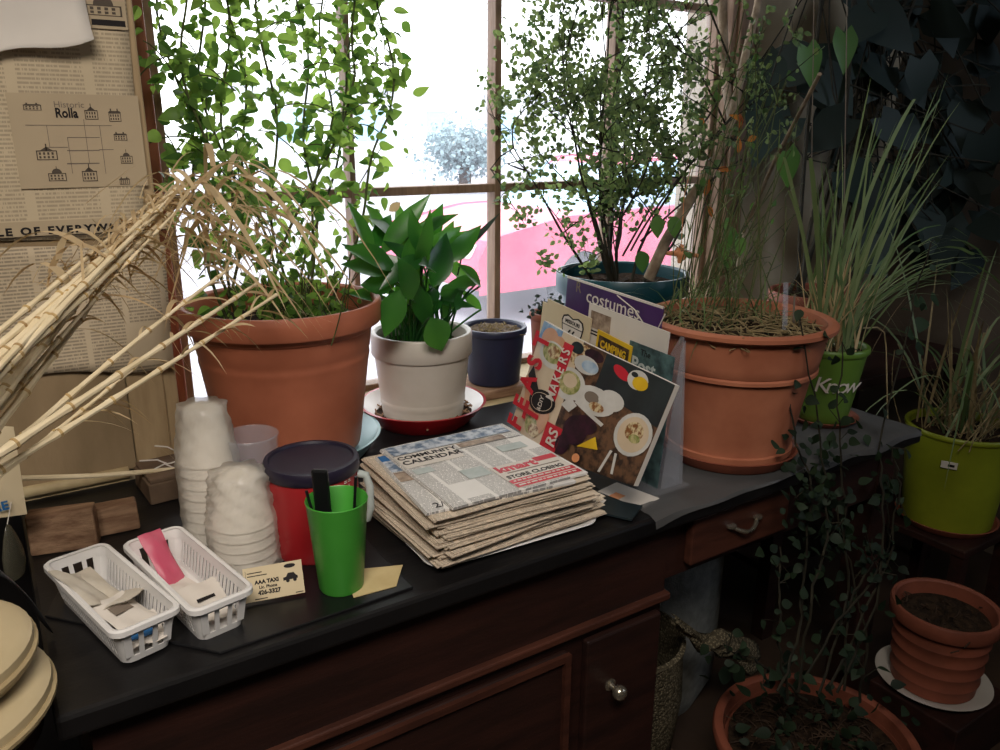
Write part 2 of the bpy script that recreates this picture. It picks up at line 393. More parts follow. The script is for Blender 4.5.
#BODY
# ================================================================== THE ROOM
WY, WX0, WX1, WZ0, WZ1 = 1.72, .325, 1.862, .775, 2.17      # window opening
BF = 1.47                                                    # face of the pinboard wall
RX = 2.75                                                    # right wall
def shell():
    struct(MB().box((-2.2, -2.6, -.1), (2.85, 1.86, 0)).build('floor', 'floor', smooth=False))
    struct(MB().box((-2.2, -2.6, 2.6), (2.85, 1.86, 2.7)).build('ceiling', 'ceil', smooth=False))
    w = MB()
    w.box((-2.2, BF, 0), (.258, 1.86, 2.6)); w.box((.258, WY+.03, 0), (WX0, 1.86, 2.6))
    w.box((WX0, WY+.0, 0), (WX1, 1.86, WZ0-.03)); w.box((WX0, WY, WZ1), (WX1, 1.86, 2.6))
    w.box((WX1, WY, 0), (RX+.1, 1.86, 2.6))
    struct(w.build('wall_window', 'wallcream', smooth=False))
    struct(MB().box((RX, -2.6, 0), (RX+.1, WY, 2.6)).build('wall_right', 'wallshaded', smooth=False))
    struct(MB().box((-2.2, -2.7, 0), (2.85, -2.6, 2.6)).build('wall_back', 'wallcream', smooth=False))
    struct(MB().box((-2.3, -2.7, 0), (-2.2, 1.86, 2.6)).build('wall_left', 'wallcream', smooth=False))
    # pinboard facing on the left wall and its trim
    b = MB().box((-1.6, BF-.012, .80), (.174, BF, 2.5)); struct(b.build('trim_1', 'board', smooth=False))
    b = MB().box((.176, BF-.0135, .79), (.236, BF, 2.5)); b.box((.236, BF-.010, .79), (.2585, BF, 2.5))
    struct(b.build('trim_2', 'trimtan', smooth=False, bevel=.003))
    b = MB().tube([(-1.6, BF-.012, .795), (.16, BF-.012, .795)], .011, 10); b.box((-1.6, BF-.014, .772), (.16, BF, .79))
    struct(b.build('trim_3', 'creamstrip'))  # lower edge of the board, its lit look put into the cream colour
    struct(MB().box((-2.2, BF-.012, 0), (.2585, BF, .77)).build('dark_panel_window', 'black', smooth=False))  # black panel added over the wall below the pinboard to make it dark
    # reddish side of the opening
    b = MB().box((.2585, WY-.03, .74), (WX0-.008, WY+.03, 2.3)); struct(b.build('trim_4', 'redwood', smooth=False, bevel=.004))
    b = MB().box((WX1, WY-.035, .74), (WX1+.11, WY, 2.3)); b.box((WX1+.02, WY-.05, .74), (WX1+.08, WY-.03, 2.3))
    struct(b.build('trim_5', 'framewood', smooth=False, bevel=.004))
    # deep sill behind the desk
    b = MB().box((.2585, 1.466, .735), (WX1+.12, WY+.06, .774)); struct(b.build('trim_6', 'creamstrip', smooth=False, bevel=.004))
    # window: frame, glazing bars, twelve panes
    win = thing('window_1', 'tall wooden window of twelve panes behind the potted plants', 'window', (WX0, WY+.02, WZ0))
    win['kind'] = 'structure'
    f = MB(); y0, y1 = WY+.0, WY+.045
    f.box((WX0-.015, y0, WZ0-.005), (WX0+.012, y1, WZ1)); f.box((WX1-.02, y0, WZ0-.005), (WX1+.0, y1, WZ1))
    f.box((WX0-.015, y0, WZ0-.005), (WX1, y1, WZ0+.014)); f.box((WX0-.015, y0, WZ1-.02), (WX1, y1, WZ1))
    f.build('window_frame', 'framewood', win, smooth=False, bevel=.003)
    xs = [.335, .723, 1.108, 1.478, WX1]; zs = [WZ0, 1.243, 1.708, WZ1]
    f = MB()
    for i, x in enumerate(xs[1:4]): f.box((x-(.009 if i else .007), y0, WZ0), (x+(.009 if i else .007), y1-.005, WZ1))
    for z in zs[1:3]: f.box((WX0, y0+.002, z-.010), (WX1, y1-.007, z+.010))
    f.build('glazing_bar', 'framewood', win, smooth=False, bevel=.002)
    for i in range(4):
        for j in range(3):
            MB().box((xs[i], WY+.03, zs[j]), (xs[i+1], WY+.0335, zs[j+1])).build('pane', 'glass', win, smooth=False)
shell()

# ================================================================== OUTSIDE
def outside():
    struct(MB().box((-40, 1.87, -.35), (60, 80, -.3)).build('floor_outside', 'pave', smooth=False))
    # parked car
    ang = R(4); c0 = V((6.0, 6.8, -.3))
    car = thing('car', 'red car parked outside beyond the dusty window', 'car', c0, ang)
    T = wmat(car); L = 2.55
    prof = [(-L, .35), (-L, .62), (-L+.1, .78), (-L+.9, .92), (-L+1.0, .93), (L-1.0, .98), (L-.12, .95), (L, .8), (L, .35)]
    def sec(pr, ws):
        b = MB(); k = len(pr)
        vs = []
        for w in ws: vs += [T @ V((x*(1 if abs(w) < .8 else .985), w, z*(1 if abs(w) < .8 else .97)+(.01 if abs(w) >= .8 else 0))) for x, z in pr]
        fs = [(i*k+j, i*k+(j+1) % k, (i+1)*k+(j+1) % k, (i+1)*k+j) for i in range(len(ws)-1) for j in range(k)]
        fs += [tuple(range(k)), tuple((len(ws)-1)*k+j for j in range(k-1, -1, -1))]
        return b.add(vs, fs)
    sec(prof, [-.86, -.78, 0, .78, .86]).build('body', 'carred', car, bevel=.03)
    cab = [(-1.15, .92), (-.45, 1.36), (.75, 1.4), (1.5, .97)]
    sec(cab, [-.7, -.6, .6, .7]).build('window', 'carglass', car, bevel=.03)
    rf = [(-.47, 1.345), (-.4, 1.40), (.7, 1.44), (.8, 1.38)]
    sec(rf, [-.66, .66]).build('roof', 'carred', car, bevel=.02)
    for x in (-1.35, 1.35):
        for y in (-.78, .78):
            TT = T @ M.Translation((x, y, .31)) @ M.Rotation(PI/2, 4, 'X')
            w = MB(); w.lathe([(.0, -.1), (.2, -.1), (.3, -.09), (.31, 0), (.3, .09), (.2, .1), (0, .1)], (0, 0, 0), 24)
            w.v = [TT @ p for p in w.v]; w.build('wheel', 'tyre', car)
    for y in (-.6, .6):
        MB().box((-L-.02, y-.14, .62), (-L+.1, y+.14, .74), 0, T).build('headlight', 'white', car, bevel=.02)
    # building and trees across the street
    hs = thing('building', 'pale low building across the street, hazy through the glass', 'building', (16, 34, -.3))
    MB().box((9, 34, -.3), (26, 40, 3.0)).build('wall', 'far', hs, smooth=False)
    MB().box((8.6, 33.6, 3.0), (26.4, 40.4, 3.3)).build('roof', 'far', hs, smooth=False)
    for x in (11, 14.5, 18, 21.5): MB().box((x, 33.93, .9), (x+1.4, 34.02, 2.2)).build('window', 'carglass', hs, smooth=False)
    tr = thing('tree', 'blurred grey-green tree seen through the pane above the lily', 'tree', (11.75, 20, -.3))
    MB().tube([(11.75, 20, -.3), (11.8, 20, .6), (11.75, 20, 1.1)], [.2, .16, .1], 8).build('trunk', 'bark', tr)
    b = MB(); r_ = random.Random(3)
    for i in range(2600):
        p = V((r_.gauss(0, .5), r_.gauss(0, .45), r_.gauss(0, .3)))+V((11.75, 20, .85))
        b.leaf(p, (r_.gauss(0, 1), r_.gauss(0, 1), r_.gauss(0, 1)), (r_.gauss(0, 1), r_.gauss(0, 1), 1), .13, .10)
    b.build('foliage', 'fartree', tr)
outside()

# ================================================================== DESK
def desk():
    d = thing('desk', 'long black-topped mahogany desk under the window, carrying pots and papers', 'desk', (.8, 1.2, 0))
    DX1 = 1.62
    b = MB().box((-.012, .845, .748), (DX1, 1.462, TZ)); b.build('desktop', 'black', d, smooth=False, bevel=.006)
    b = MB().box((.02, .874, .612), (.912, .9, .748)); b.build('frieze', 'mahog', d, smooth=False)
    b = MB().box((.0, .862, .598), (.918, .9, .612)); b.build('moulding', 'mahog2', d, smooth=False, bevel=.003)
    b = MB().box((.012, .88, .05), (.912, 1.44, .598)); b.build('pedestal', 'mahog', d, smooth=False)
    b = MB().box((.0, .868, .0), (.918, 1.45, .05)); b.build('plinth', 'mahog2', d, smooth=False, bevel=.004)
    p = MB().box((.05, .868, .1), (.70, .88, .572)); p = p.build('panel', 'mahog', d, smooth=False, bevel=.004)
    f = MB()
    f.box((.05, .860, .560), (.70, .868, .572)); f.box((.05, .860, .1), (.70, .868, .115))
    f.box((.05, .860, .115), (.062, .868, .56)); f.box((.688, .860, .115), (.70, .868, .56)); f.build('panel_moulding', 'mahog2', p, smooth=False)
    dr = MB().box((.735, .863, .1), (.900, .879, .578)).build('door', 'mahog', d, smooth=False, bevel=.004)
    k = MB(); TT = M.Translation((.788, .863, .476)) @ M.Rotation(PI/2, 4, 'X')
    k.lathe([(.0, 0), (.011, 0), (.0115, .002), (.006, .004), (.0045, .012), (.008, .016), (.0125, .021), (.0135, .027), (.011, .033), (.005, .0365), (0, .037)], (0, 0, 0), 24)
    k.v = [TT @ q for q in k.v]; k.build('knob', 'brass', dr)
    # open side: apron with a drawer, right leg
    b = MB().box((.912, .885, .625), (1.56, .9, .748)); b.build('apron', 'mahog', d, smooth=False)
    w = MB().box((.965, .866, .645), (1.225, .885, .738)).build('drawer', 'mahog2', d, smooth=False, bevel=.004)
    h = MB().tube(bez((1.06, .864, .70), (1.095, .835, .672), (1.13, .864, .70), 10), .004, 8)
    h.lathe([(0, -.003), (.01, -.002), (.01, .002), (0, .003)], (1.06, .864, .70), 12); h.lathe([(0, -.003), (.01, -.002), (.01, .002), (0, .003)], (1.13, .864, .70), 12)
    h.build('handle', 'brass', w)
    b = MB().box((1.54, .88, 0), (1.60, .94, .748)); b.build('leg', 'mahog', d, smooth=False, bevel=.004)
    b = MB().box((1.54, 1.38, 0), (1.60, 1.44, .748)); b.build('leg', 'mahog', d, smooth=False, bevel=.004)
    b = MB().box((.912, 1.42, .2), (1.54, 1.44, .748)); b.build('back_panel', 'mahog', d, smooth=False)
desk()

# ================================================================== LIGHT
def lights():
    w = bpy.data.worlds.new('world'); SC.world = w; w.use_nodes = True
    bg = w.node_tree.nodes['Background']; bg.inputs[0].default_value = (.94, .97, 1, 1); bg.inputs[1].default_value = SKY
    def light(name, typ, loc, target, **kw):
        l = bpy.data.lights.new(name, typ)
        for k, v in kw.items(): setattr(l, k, v)
        o = bpy.data.objects.new(name, l); COL.objects.link(o); o.location = loc
        o.rotation_euler = (V(target)-V(loc)).to_track_quat('-Z', 'Y').to_euler(); return o
    sun = light('sun', 'SUN', (0, 0, 10), (.55, .30, 9.2), energy=4.0, angle=.02); sun.data.color = (1, .96, .9)
    p = light('window_portal', 'AREA', ((WX0+WX1)/2, WY+.06, (WZ0+WZ1)/2), ((WX0+WX1)/2, 0, (WZ0+WZ1)/2), shape='RECTANGLE', size=WX1-WX0, size_y=WZ1-WZ0)
    p.data.cycles.is_portal = True
    light('ceiling_lamp', 'AREA', (-.25, -.25, 2.45), (.25, 1.15, .8), shape='RECTANGLE', size=1.0, size_y=.6, energy=FILL, color=(1, .92, .83), spread=R(100))
    # added bluish fill on the right, outside the frame, to lift the dark corner
    light('right_fill_light', 'AREA', (2.65, -.5, 1.9), (2.0, 1.6, 1.55), shape='RECTANGLE', size=.7, size_y=1.0, energy=5.5, color=(.72, .82, 1), spread=R(95))
SKY, FILL = 4.0, 14
lights()
SC.view_settings.view_transform = 'Standard'; SC.view_settings.look = 'None'; SC.view_settings.gamma = 1
SC.view_settings.use_curve_mapping = False; SC.view_settings.exposure = 0
SC.cycles.use_denoising = True; SC.cycles.max_bounces = 8; SC.cycles.transparent_max_bounces = 24; SC.cycles.diffuse_bounces = 4
SC.cycles.sample_clamp_indirect = 4

# ================================================================== POTS
def pot(parent, c, rb, rt_, h, mat, lip=.03, lipw=.008, th=.007, band=None, foot=0, soil='soil', soild=.04, rimround=False, name='pot', ribs=0, step=None):
    x, y, z = c
    def rr(u): return rb + (rt_-lipw-rb)*u
    P = [(0, z), (rb-.004, z), (rb, z+.004)]
    hb = h-lip
    if foot: P += [(rb+.001, z+foot), (rb-.003, z+foot+.002), (rb-.003, z+foot+.005)]
    marks = []
    for k in range(1, 15):
        u = k/15; zz = z+hb*u
        if zz < z+foot+.012: continue
        r_ = rr(hb*u/h)
        if band and abs(u-band[0]) < .034: P += [(r_, zz-.004), (r_+band[1], zz), (r_+band[1], zz+.006), (r_+(band[1]*.4), zz+.012)]
        elif step and u < step[0]-.03: P.append((r_-step[1], zz))
        elif step and abs(u-step[0]) <= .034: P += [(r_-step[1], zz-.006), (r_-step[1]+.001, zz), (r_+.003, zz+.004), (r_+.003, zz+.010), (r_, zz+.013)]
        elif ribs: P.append((r_ + (ribs if k % 3 == 0 else -ribs*.3), zz))
        else: P.append((r_, zz))
    r1 = rr(hb/h)
    if rimround:
        P += [(r1, z+hb), (rt_-.004, z+hb+.002), (rt_, z+hb+lip*.35), (rt_, z+hb+lip*.75), (rt_-.003, z+h-.002), (rt_-.008, z+h), (rt_-.016, z+h-.001)]
    else:
        P += [(r1, z+hb), (rt_-.002, z+hb), (rt_, z+hb+.003), (rt_, z+h-.003), (rt_-.002, z+h), (rt_-.008, z+h)]
    ri = rt_-.012 if not rimround else rt_-.02
    P += [(ri, z+h-.004), (ri-.003, z+h-lip-.01), (r1-th-.006, z+h-soild-.02)]
    o = MB().lathe(P, (x, y, 0), 72).build(name, mat, parent, angle=35)
    if soil:
        MB().disc((x, y, z+h-soild), r1-th-.002 if r1-th < ri else ri, 48, 0, .006, 8).build('soil', soil, parent)
    return o
def saucer(name, label, c, rb, rt_, h, mat, mat2=None, cat='saucer', th=.005):
    x, y, z = c
    P = [(0, z), (rb, z), (rb+.004, z+.003), (rt_-.003, z+h-.004), (rt_, z+h), (rt_-th, z+h)]
    Q = [(rt_-th, z+h), (rb+.002-th*.5, z+th+.003), (rb-.01, z+th), (0, z+th)]
    if mat2:
        t = thing(name, label, cat, c)
        MB().lathe(P, (x, y, 0), 64).build('outside', mat, t); MB().lathe(Q, (x, y, 0), 64).build('inside', mat2, t)
        return t
    return tag(MB().lathe(P+Q[1:], (x, y, 0), 64).build(name, mat, origin=c), label, cat)
# ================================================================== PLANTS ON THE DESK
def big_left_pot():
    c = (.450, 1.430, .797)
    sc = saucer('saucer', 'pale blue plastic saucer under the large terracotta pot at left', (c[0], c[1], TZ), .138, .170, .040, 'paleblue', cat='saucer')
    t = thing('potted_vine', 'large smooth terracotta pot with a climbing green vine before the left panes', 'potted plant', c)
    c = (c[0], c[1], TZ+.018)
    pot(t, c, .130, .180, .284, 'terra', lip=.040, lipw=.012, band=(.72, .0010), soild=.045)
    top = V((c[0], c[1], TZ+.26))
    r_ = random.Random(11); st = MB(); lf = MB(); stems = []
    roots = [(-.09, .02), (-.05, .09), (0, .06), (.04, .1), (.08, .05), (.03, 0), (-.02, .1), (.1, .02), (-.11, -.03), (.06, .11), (-.07, .05)]
    tops = [.345, .40, .46, .52, .58, .63, .68, .74, .37, .70, .43]
    for (dx, dy), tx in zip(roots, tops):
        a = top+V((dx, dy, -.01)); H = r_.uniform(1.85, 2.12)
        b = V((tx+r_.uniform(-.02, .02), r_.uniform(1.56, 1.66), H))
        pth = []
        for i in range(25):
            u = i/24; e = min(1, u*2.2)
            p = V((a.x*(1-e)+b.x*e, a.y*(1-e)+b.y*e, a.z*(1-u)+b.z*u)) + V((math.sin(u*17+tx*40)*.014, math.cos(u*13+tx*30)*.012, 0))
            pth.append(p)
        st.tube(pth, [.0032-.0016*i/24 for i in range(25)], 5); stems.append(pth)
    # lateral shoots
    for k in range(70):
        pth = stems[r_.randrange(11)]; i = r_.randrange(3, 23); p = pth[i]
        d = V((r_.uniform(-1, 1), r_.uniform(-.5, .25), r_.uniform(-.3, .6))).normalized()*r_.uniform(.05, .13)
        q = p+d; q.y = min(q.y, 1.69); sh = bez(p, p+d*.6+V((0, 0, .03)), q, 6); st.tube(sh, .0012, 4); stems.append(sh)
    n = 0
    def put(p, s, L):
        nonlocal n
        d = V((r_.gauss(0, 1), r_.gauss(-.3, .5), r_.gauss(-.35, .6)))
        q = p+V((r_.gauss(0, s), r_.gauss(0, s*.6), r_.gauss(0, s)))
        if q.y > 1.685: q.y = 1.685
        q.x = max(q.x, .30)
        dn = d.normalized()
        if q.y+dn.y*L > 1.7: d.y = -abs(d.y)
        nm = V((r_.gauss(0, .5), -1+r_.gauss(0, .5), r_.gauss(.3, .5)))
        lf.leaf(q, d, nm, L, L*r_.uniform(.5, .78), r_.uniform(.1, .6), r_.uniform(.0, .7), 'ovate'); n += 1
    for pth in stems:
        dense = 150 if len(pth) > 10 else 8
        for k in range(dense):
            i = r_.random()**.85*(len(pth)-1); p = lerp(pth[int(i)], pth[min(int(i)+1, len(pth)-1)], i % 1)
            if p.z < 1.16 and r_.random() < .6: continue
            put(p, .024, r_.choice((r_.uniform(.012, .022), r_.uniform(.015, .028), r_.uniform(.022, .038))))
    # leaves hanging at the right edge of the vine, near the top
    for px, py in ((388, 60), (384, 82), (392, 78), (380, 96), (376, 145), (372, 160), (397, 20), (390, 10), (378, 12), (385, 30)):
        p = ony(px, py, 1.62); put(p, .004, .034)
    st.tube([ony(366, 2, 1.62), ony(382, 40, 1.62), ony(386, 100, 1.62)], .0012, 4); st.tube([ony(358, 185, 1.6), ony(370, 165, 1.62), ony(380, 148, 1.62)], .0012, 4)
    # low bushy growth at the soil
    for k in range(230):
        q = top+V((r_.gauss(.03, .06), r_.gauss(0, .05), abs(r_.gauss(0, .045)))); put(q, .006, r_.uniform(.012, .024))
    for k in range(36):
        p = top+V((r_.gauss(.03, .06), r_.gauss(0, .05), -.008)); q = p+V((r_.gauss(0, .03), r_.gauss(0, .03), r_.uniform(.04, .12)))
        st.tube(bez(p, lerp(p, q, .5)+rv(.015), q, 5), .0012, 4)
    st.build('stem', 'stem', t); lf.build('foliage', 'vine', t)
big_left_pot()

def lily():
    c = (.748, 1.455, TZ)
    s = saucer('saucer', 'red enamel dish with white inside holding bark chips under the white pot', c, .095, .136, .045, 'red', 'white', th=.006)
    b = MB(); r_ = random.Random(5)
    b.disc((c[0], c[1], TZ+.019), .108, 40, 0, .004, 8)
    b.build('soil', 'soil', s)
    ch = MB()
    for k in range(70):
        q = r_.uniform(0, 2*PI); rr = r_.uniform(.086, .112); p = V((c[0]+rr*math.cos(q), c[1]+rr*math.sin(q), TZ+.022))
        e = V((r_.gauss(0, 1), r_.gauss(0, 1), r_.gauss(0, .4))).normalized()
        ch.tube([p-e*.008, p+e*.008], [.0016, .0024], 5)
    ch.build('bark_chip', 'wood1', s, kind='stuff')
    t = thing('peace_lily', 'glossy peace lily in a white plastic pot on the red dish', 'potted plant', (c[0], c[1], TZ+.012))
    pot(t, (c[0], c[1], TZ+.012), .085, .106, .188, 'cream', lip=.048, lipw=.0012, band=(.27, .0015), soild=.03)
    top = V((c[0], c[1], TZ+.17)); st = MB(); lf = MB()
    # blade tips seen in the photograph: pixel of base and tip of each blade, distance
    Ls = [((372, 262), (352, 205), 1.42, .05), ((380, 255), (425, 198), 1.44, .042), ((395, 268), (350, 248), 1.38, .055), ((388, 275), (345, 262), 1.36, .05),
          ((405, 262), (432, 215), 1.5, .05), ((415, 265), (462, 228), 1.44, .05), ((428, 262), (470, 232), 1.48, .046), ((432, 288), (448, 236), 1.4, .055),
          ((402, 250), (375, 218), 1.5, .05), ((410, 275), (420, 232), 1.4, .06), ((395, 285), (362, 285), 1.36, .045), ((385, 300), (352, 292), 1.4, .04),
          ((400, 290), (385, 335), 1.33, .05), ((418, 285), (426, 330), 1.35, .04), ((440, 300), (462, 288), 1.42, .045), ((446, 268), (468, 276), 1.46, .045),
          ((430, 318), (442, 350), 1.33, .06), ((436, 302), (474, 305), 1.42, .025), ((380, 240), (372, 208), 1.52, .05), ((450, 285), (462, 300), 1.5, .045),
          ((422, 246), (440, 210), 1.53, .045), ((395, 240), (398, 205), 1.55, .05), ((412, 300), (402, 262), 1.34, .055), ((375, 280), (357, 243), 1.45, .05)]
    for (bx, by), (tx, ty), Y, W in Ls:
        p = ony(bx, by, Y); q = ony(tx, ty, Y+r_.uniform(-.05, .03)); d = q-p
        lf.leaf(p, d, V((r_.gauss(0, .35), -.8, .65+r_.gauss(0, .3))), d.length*1.08, W, .28, r_.uniform(.05, .3), 'lance')
        o = top+V((r_.uniform(-.05, .05), r_.uniform(-.05, .04), 0))
        st.tube(bez(o, V((lerp(o, p, .35).x, lerp(o, p, .35).y, p.z*.7+o.z*.3)), p, 8), [.0032-.0002*i for i in range(9)], 5)
    for k in range(20):
        p = ony(r_.gauss(412, 26), r_.gauss(268, 20), r_.uniform(1.36, 1.52)); d = V((r_.gauss(0, .8), r_.gauss(-.2, .5), r_.gauss(.35, .6))).normalized()
        lf.leaf(p, d, V((r_.gauss(0, .35), -.7, .7)), r_.uniform(.08, .12), r_.uniform(.028, .042), .28, r_.uniform(.1, .5), 'lance')
        o = top+V((r_.uniform(-.05, .05), r_.uniform(-.05, .04), 0)); st.tube(bez(o, lerp(o, p, .5)+V((0, 0, .03)), p, 7), .0022, 5)
    for k in range(46):
        o = top+V((r_.uniform(-.06, .06), r_.uniform(-.06, .05), 0)); q = o+V((r_.gauss(0, .03), r_.gauss(0, .03), r_.uniform(.05, .12)))
        st.tube(bez(o, lerp(o, q, .5)+rv(.012), q, 5), .0022, 5)
        if k % 2: lf.leaf(q, (r_.gauss(0, 1), r_.gauss(0, 1), .8), (r_.gauss(0, 1), -1, .5), r_.uniform(.04, .07), .022, .25, .2, 'lance')
    st.build('stem', 'lily', t); lf.build('foliage', 'lily', t)
    # long narrow leaf leaning right, one old tip
    p0 = ony(452, 300, 1.46); p1 = ony(462, 252, 1.46); p2 = ony(497, 217, 1.46)
    b = MB(); b.tube(bez(top+V((.05, 0, 0)), p0, p1, 6), .0018, 5); b.leaf(p1, p2-p1, (-.4, -.6, .4), (p2-p1).length*1.05, .014, .3, -.1, 'lance')
    b.build('leaf', 'dark', t)['label'] = 'narrow dark leaf leaning right'
    b = MB(); p1 = ony(388, 212, 1.5); b.leaf(p1, ony(402, 201, 1.5)-p1, (0, -1, .4), .035, .018, .2, .3, 'lance'); b.build('withered_tip', 'dryleaf', t)
lily()

def navy_pot():
    c = (1.005, 1.575, .795)
    b = MB().box((.90, 1.50, .7745), (1.085, 1.65, .7945)); tag(b.build('wooden_block', 'wood1', smooth=False, bevel=.004), 'reddish brown wood block on the sill under the navy pot', 'block')
    t = thing('planter', 'small navy pot of dry grey soil right of the white pot', 'pot', c)
    pot(t, c, .062, .079, .138, 'navy', lip=.016, lipw=.004, soil='soilgrey', soild=.010)
    st = MB(); r_ = random.Random(2)
    for k in range(60):
        p = V((c[0]+r_.gauss(0, .03), c[1]+r_.gauss(0, .03), .795+.13)); e = V((r_.gauss(0, 1), r_.gauss(0, 1), r_.gauss(0, .5))).normalized()*.012
        st.tube([p-e, p+e], .0013, 4)
    st.build('dry_stem', 'drygrass', t, kind='stuff')
    # small dark succulent behind the brochures, in a little pot
    c = (1.045, 1.40, TZ)
    t = thing('succulent', 'small knobbly grey-green succulent peeping above the brochures by the navy pot', 'potted plant', c)
    pot(t, c, .035, .05, .215, 'terradark', lip=.015, lipw=.003, soild=.01)
    lf = MB()
    for k in range(150):
        p = V((c[0]+r_.gauss(0, .026), c[1]+r_.gauss(0, .026), TZ+.207+abs(r_.gauss(0, .018))))
        lf.leaf(p, (r_.gauss(0, 1), r_.gauss(0, 1), .6), (r_.gauss(0, 1), r_.gauss(0, 1), 1), .012, .010, .4, .3, 'small')
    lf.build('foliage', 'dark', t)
navy_pot()

def teal_pot():
    c = (1.345, 1.51, TZ)
    t = thing('potted_shrub', 'twiggy small-leaved shrub in a dark teal pot by the right panes', 'potted plant', c)
    pot(t, c, .12, .166, .264, 'teal', lip=.05, lipw=.008, soild=.03)
    r_ = random.Random(21); top = V((c[0], c[1], TZ+.237)); st = MB(); lf = MB()
    def limb(p, d, L, rad, lev):
        pts = [p]; q = V(p); d = V(d).normalized(); n = 7
        for i in range(n):
            d = (d+V((r_.gauss(0, .14), r_.gauss(0, .12), r_.gauss(.03, .10)))).normalized()
            if q.y > 1.62: d.y = -abs(d.y)
            if q.x > 1.56: d.x = -abs(d.x)
            if q.x < 1.0: d.x = abs(d.x)
            if q.y+d.y*L/n > 1.69: d.y = -.2
            q = q+d*(L/n); pts.append(V(q))
        st.tube(pts, [rad*(1-.65*i/n) for i in range(n+1)], 4 if lev else 5)
        if lev < 3:
            for k in range((6, 4, 3)[lev]):
                i = r_.randrange(2, n+1); e = V((r_.gauss(0, 1), r_.gauss(0, .6), r_.gauss(.2, .6))).normalized()
                limb(pts[i], d*.6+e, L*r_.uniform(.38, .6), rad*.5, lev+1)
        if lev >= 1:
            m = (0, 5, 8, 7)[lev]
            for k in range(m):
                u = r_.uniform(.25, 1)*n; p_ = lerp(pts[int(u)], pts[min(int(u)+1, n)], u % 1)
                s_ = r_.uniform(.010, .019)
                lf.leaf(p_+V((r_.gauss(0, .008), r_.gauss(0, .006), r_.gauss(0, .008))), V((r_.gauss(0, 1), r_.gauss(-.2, .6), r_.gauss(0, .8))), V((r_.gauss(0, .6), -1, r_.gauss(.3, .6))), s_, s_*.72, .15, .2, 'small')
    for (dx, dz, L) in ((-.5, .9, .55), (-.28, 1, .6), (-.1, 1, .72), (.05, 1, .75), (.22, 1, .62), (-.75, .7, .42), (-.05, 1, .5), (.45, .9, .5), (-.35, .8, .38)):
        a = top+V((dx*.08, r_.uniform(-.03, .03), -.01))
        limb(a, (dx, r_.uniform(-.12, .1), dz), L, .0042, 0)
    # stem tied beside the glazing bar, to the top of the frame
    tall = [top+V((0, .05, 0)), ony(612, 180, 1.62), ony(617, 90, 1.64), ony(622, -10, 1.66), ony(626, -80, 1.66)]
    st.tube(tall, [.005, .005, .004, .004, .003], 6)
    for k in range(130):
        u = r_.uniform(1, 3.9); p_ = lerp(tall[int(u)], tall[int(u)+1], u % 1); limb(p_, (r_.gauss(.35, 1), r_.gauss(-.4, .3), r_.gauss(.1, .6)), r_.uniform(.03, .10), .0012, 3)
    # upper right growth towards the frame post
    for k in range(62):
        p_ = ony(r_.uniform(630, 708), r_.uniform(0, 130) if k < 46 else r_.uniform(120, 230), r_.uniform(1.5, 1.64)); limb(p_, (r_.gauss(0, 1), r_.gauss(-.2, .3), r_.gauss(.2, .7)), r_.uniform(.06, .14), .0014, 3)
    for (x0, y0), (x1, y1), (x2, y2) in (((622, 255), (680, 150), (745, 60)), ((630, 250), (660, 190), (720, 130)), ((640, 240), (690, 190), (740, 158)), ((735, 150), (700, 60), (640, -10)), ((745, 100), (720, 40), (700, -10))):
        st.tube(bez(ony(x0, y0, 1.52), ony(x1, y1, 1.56), ony(x2, y2, 1.58), 10), .0028, 5)
    # dark knot in the middle
    for k in range(70):
        p_ = ony(r_.gauss(606, 10), r_.gauss(200, 12), 1.5); st.tube([p_, p_+rv(.03)], .0016, 4)
    st.build('stem', 'stemdk', t); lf.build('foliage', 'shrub', t)
    # thick old trunk leaning from the pot across the frame post
    tr = MB(); tr.tube([ony(648, 278, 1.40), ony(664, 242, 1.38), ony(690, 197, 1.37), ony(716, 157, 1.38), ony(730, 118, 1.42), ony(742, 60, 1.48), ony(754, 10, 1.54), ony(766, -60, 1.60)], [.0135, .013, .0125, .012, .0115, .011, .010, .009], 10)
    tr.tube([ony(730, 118, 1.42), ony(722, 70, 1.62), ony(720, 0, 1.63), ony(722, -60, 1.63)], [.011, .013, .013, .012], 10)
    tr.build('trunk', 'stick', t)
teal_pot()

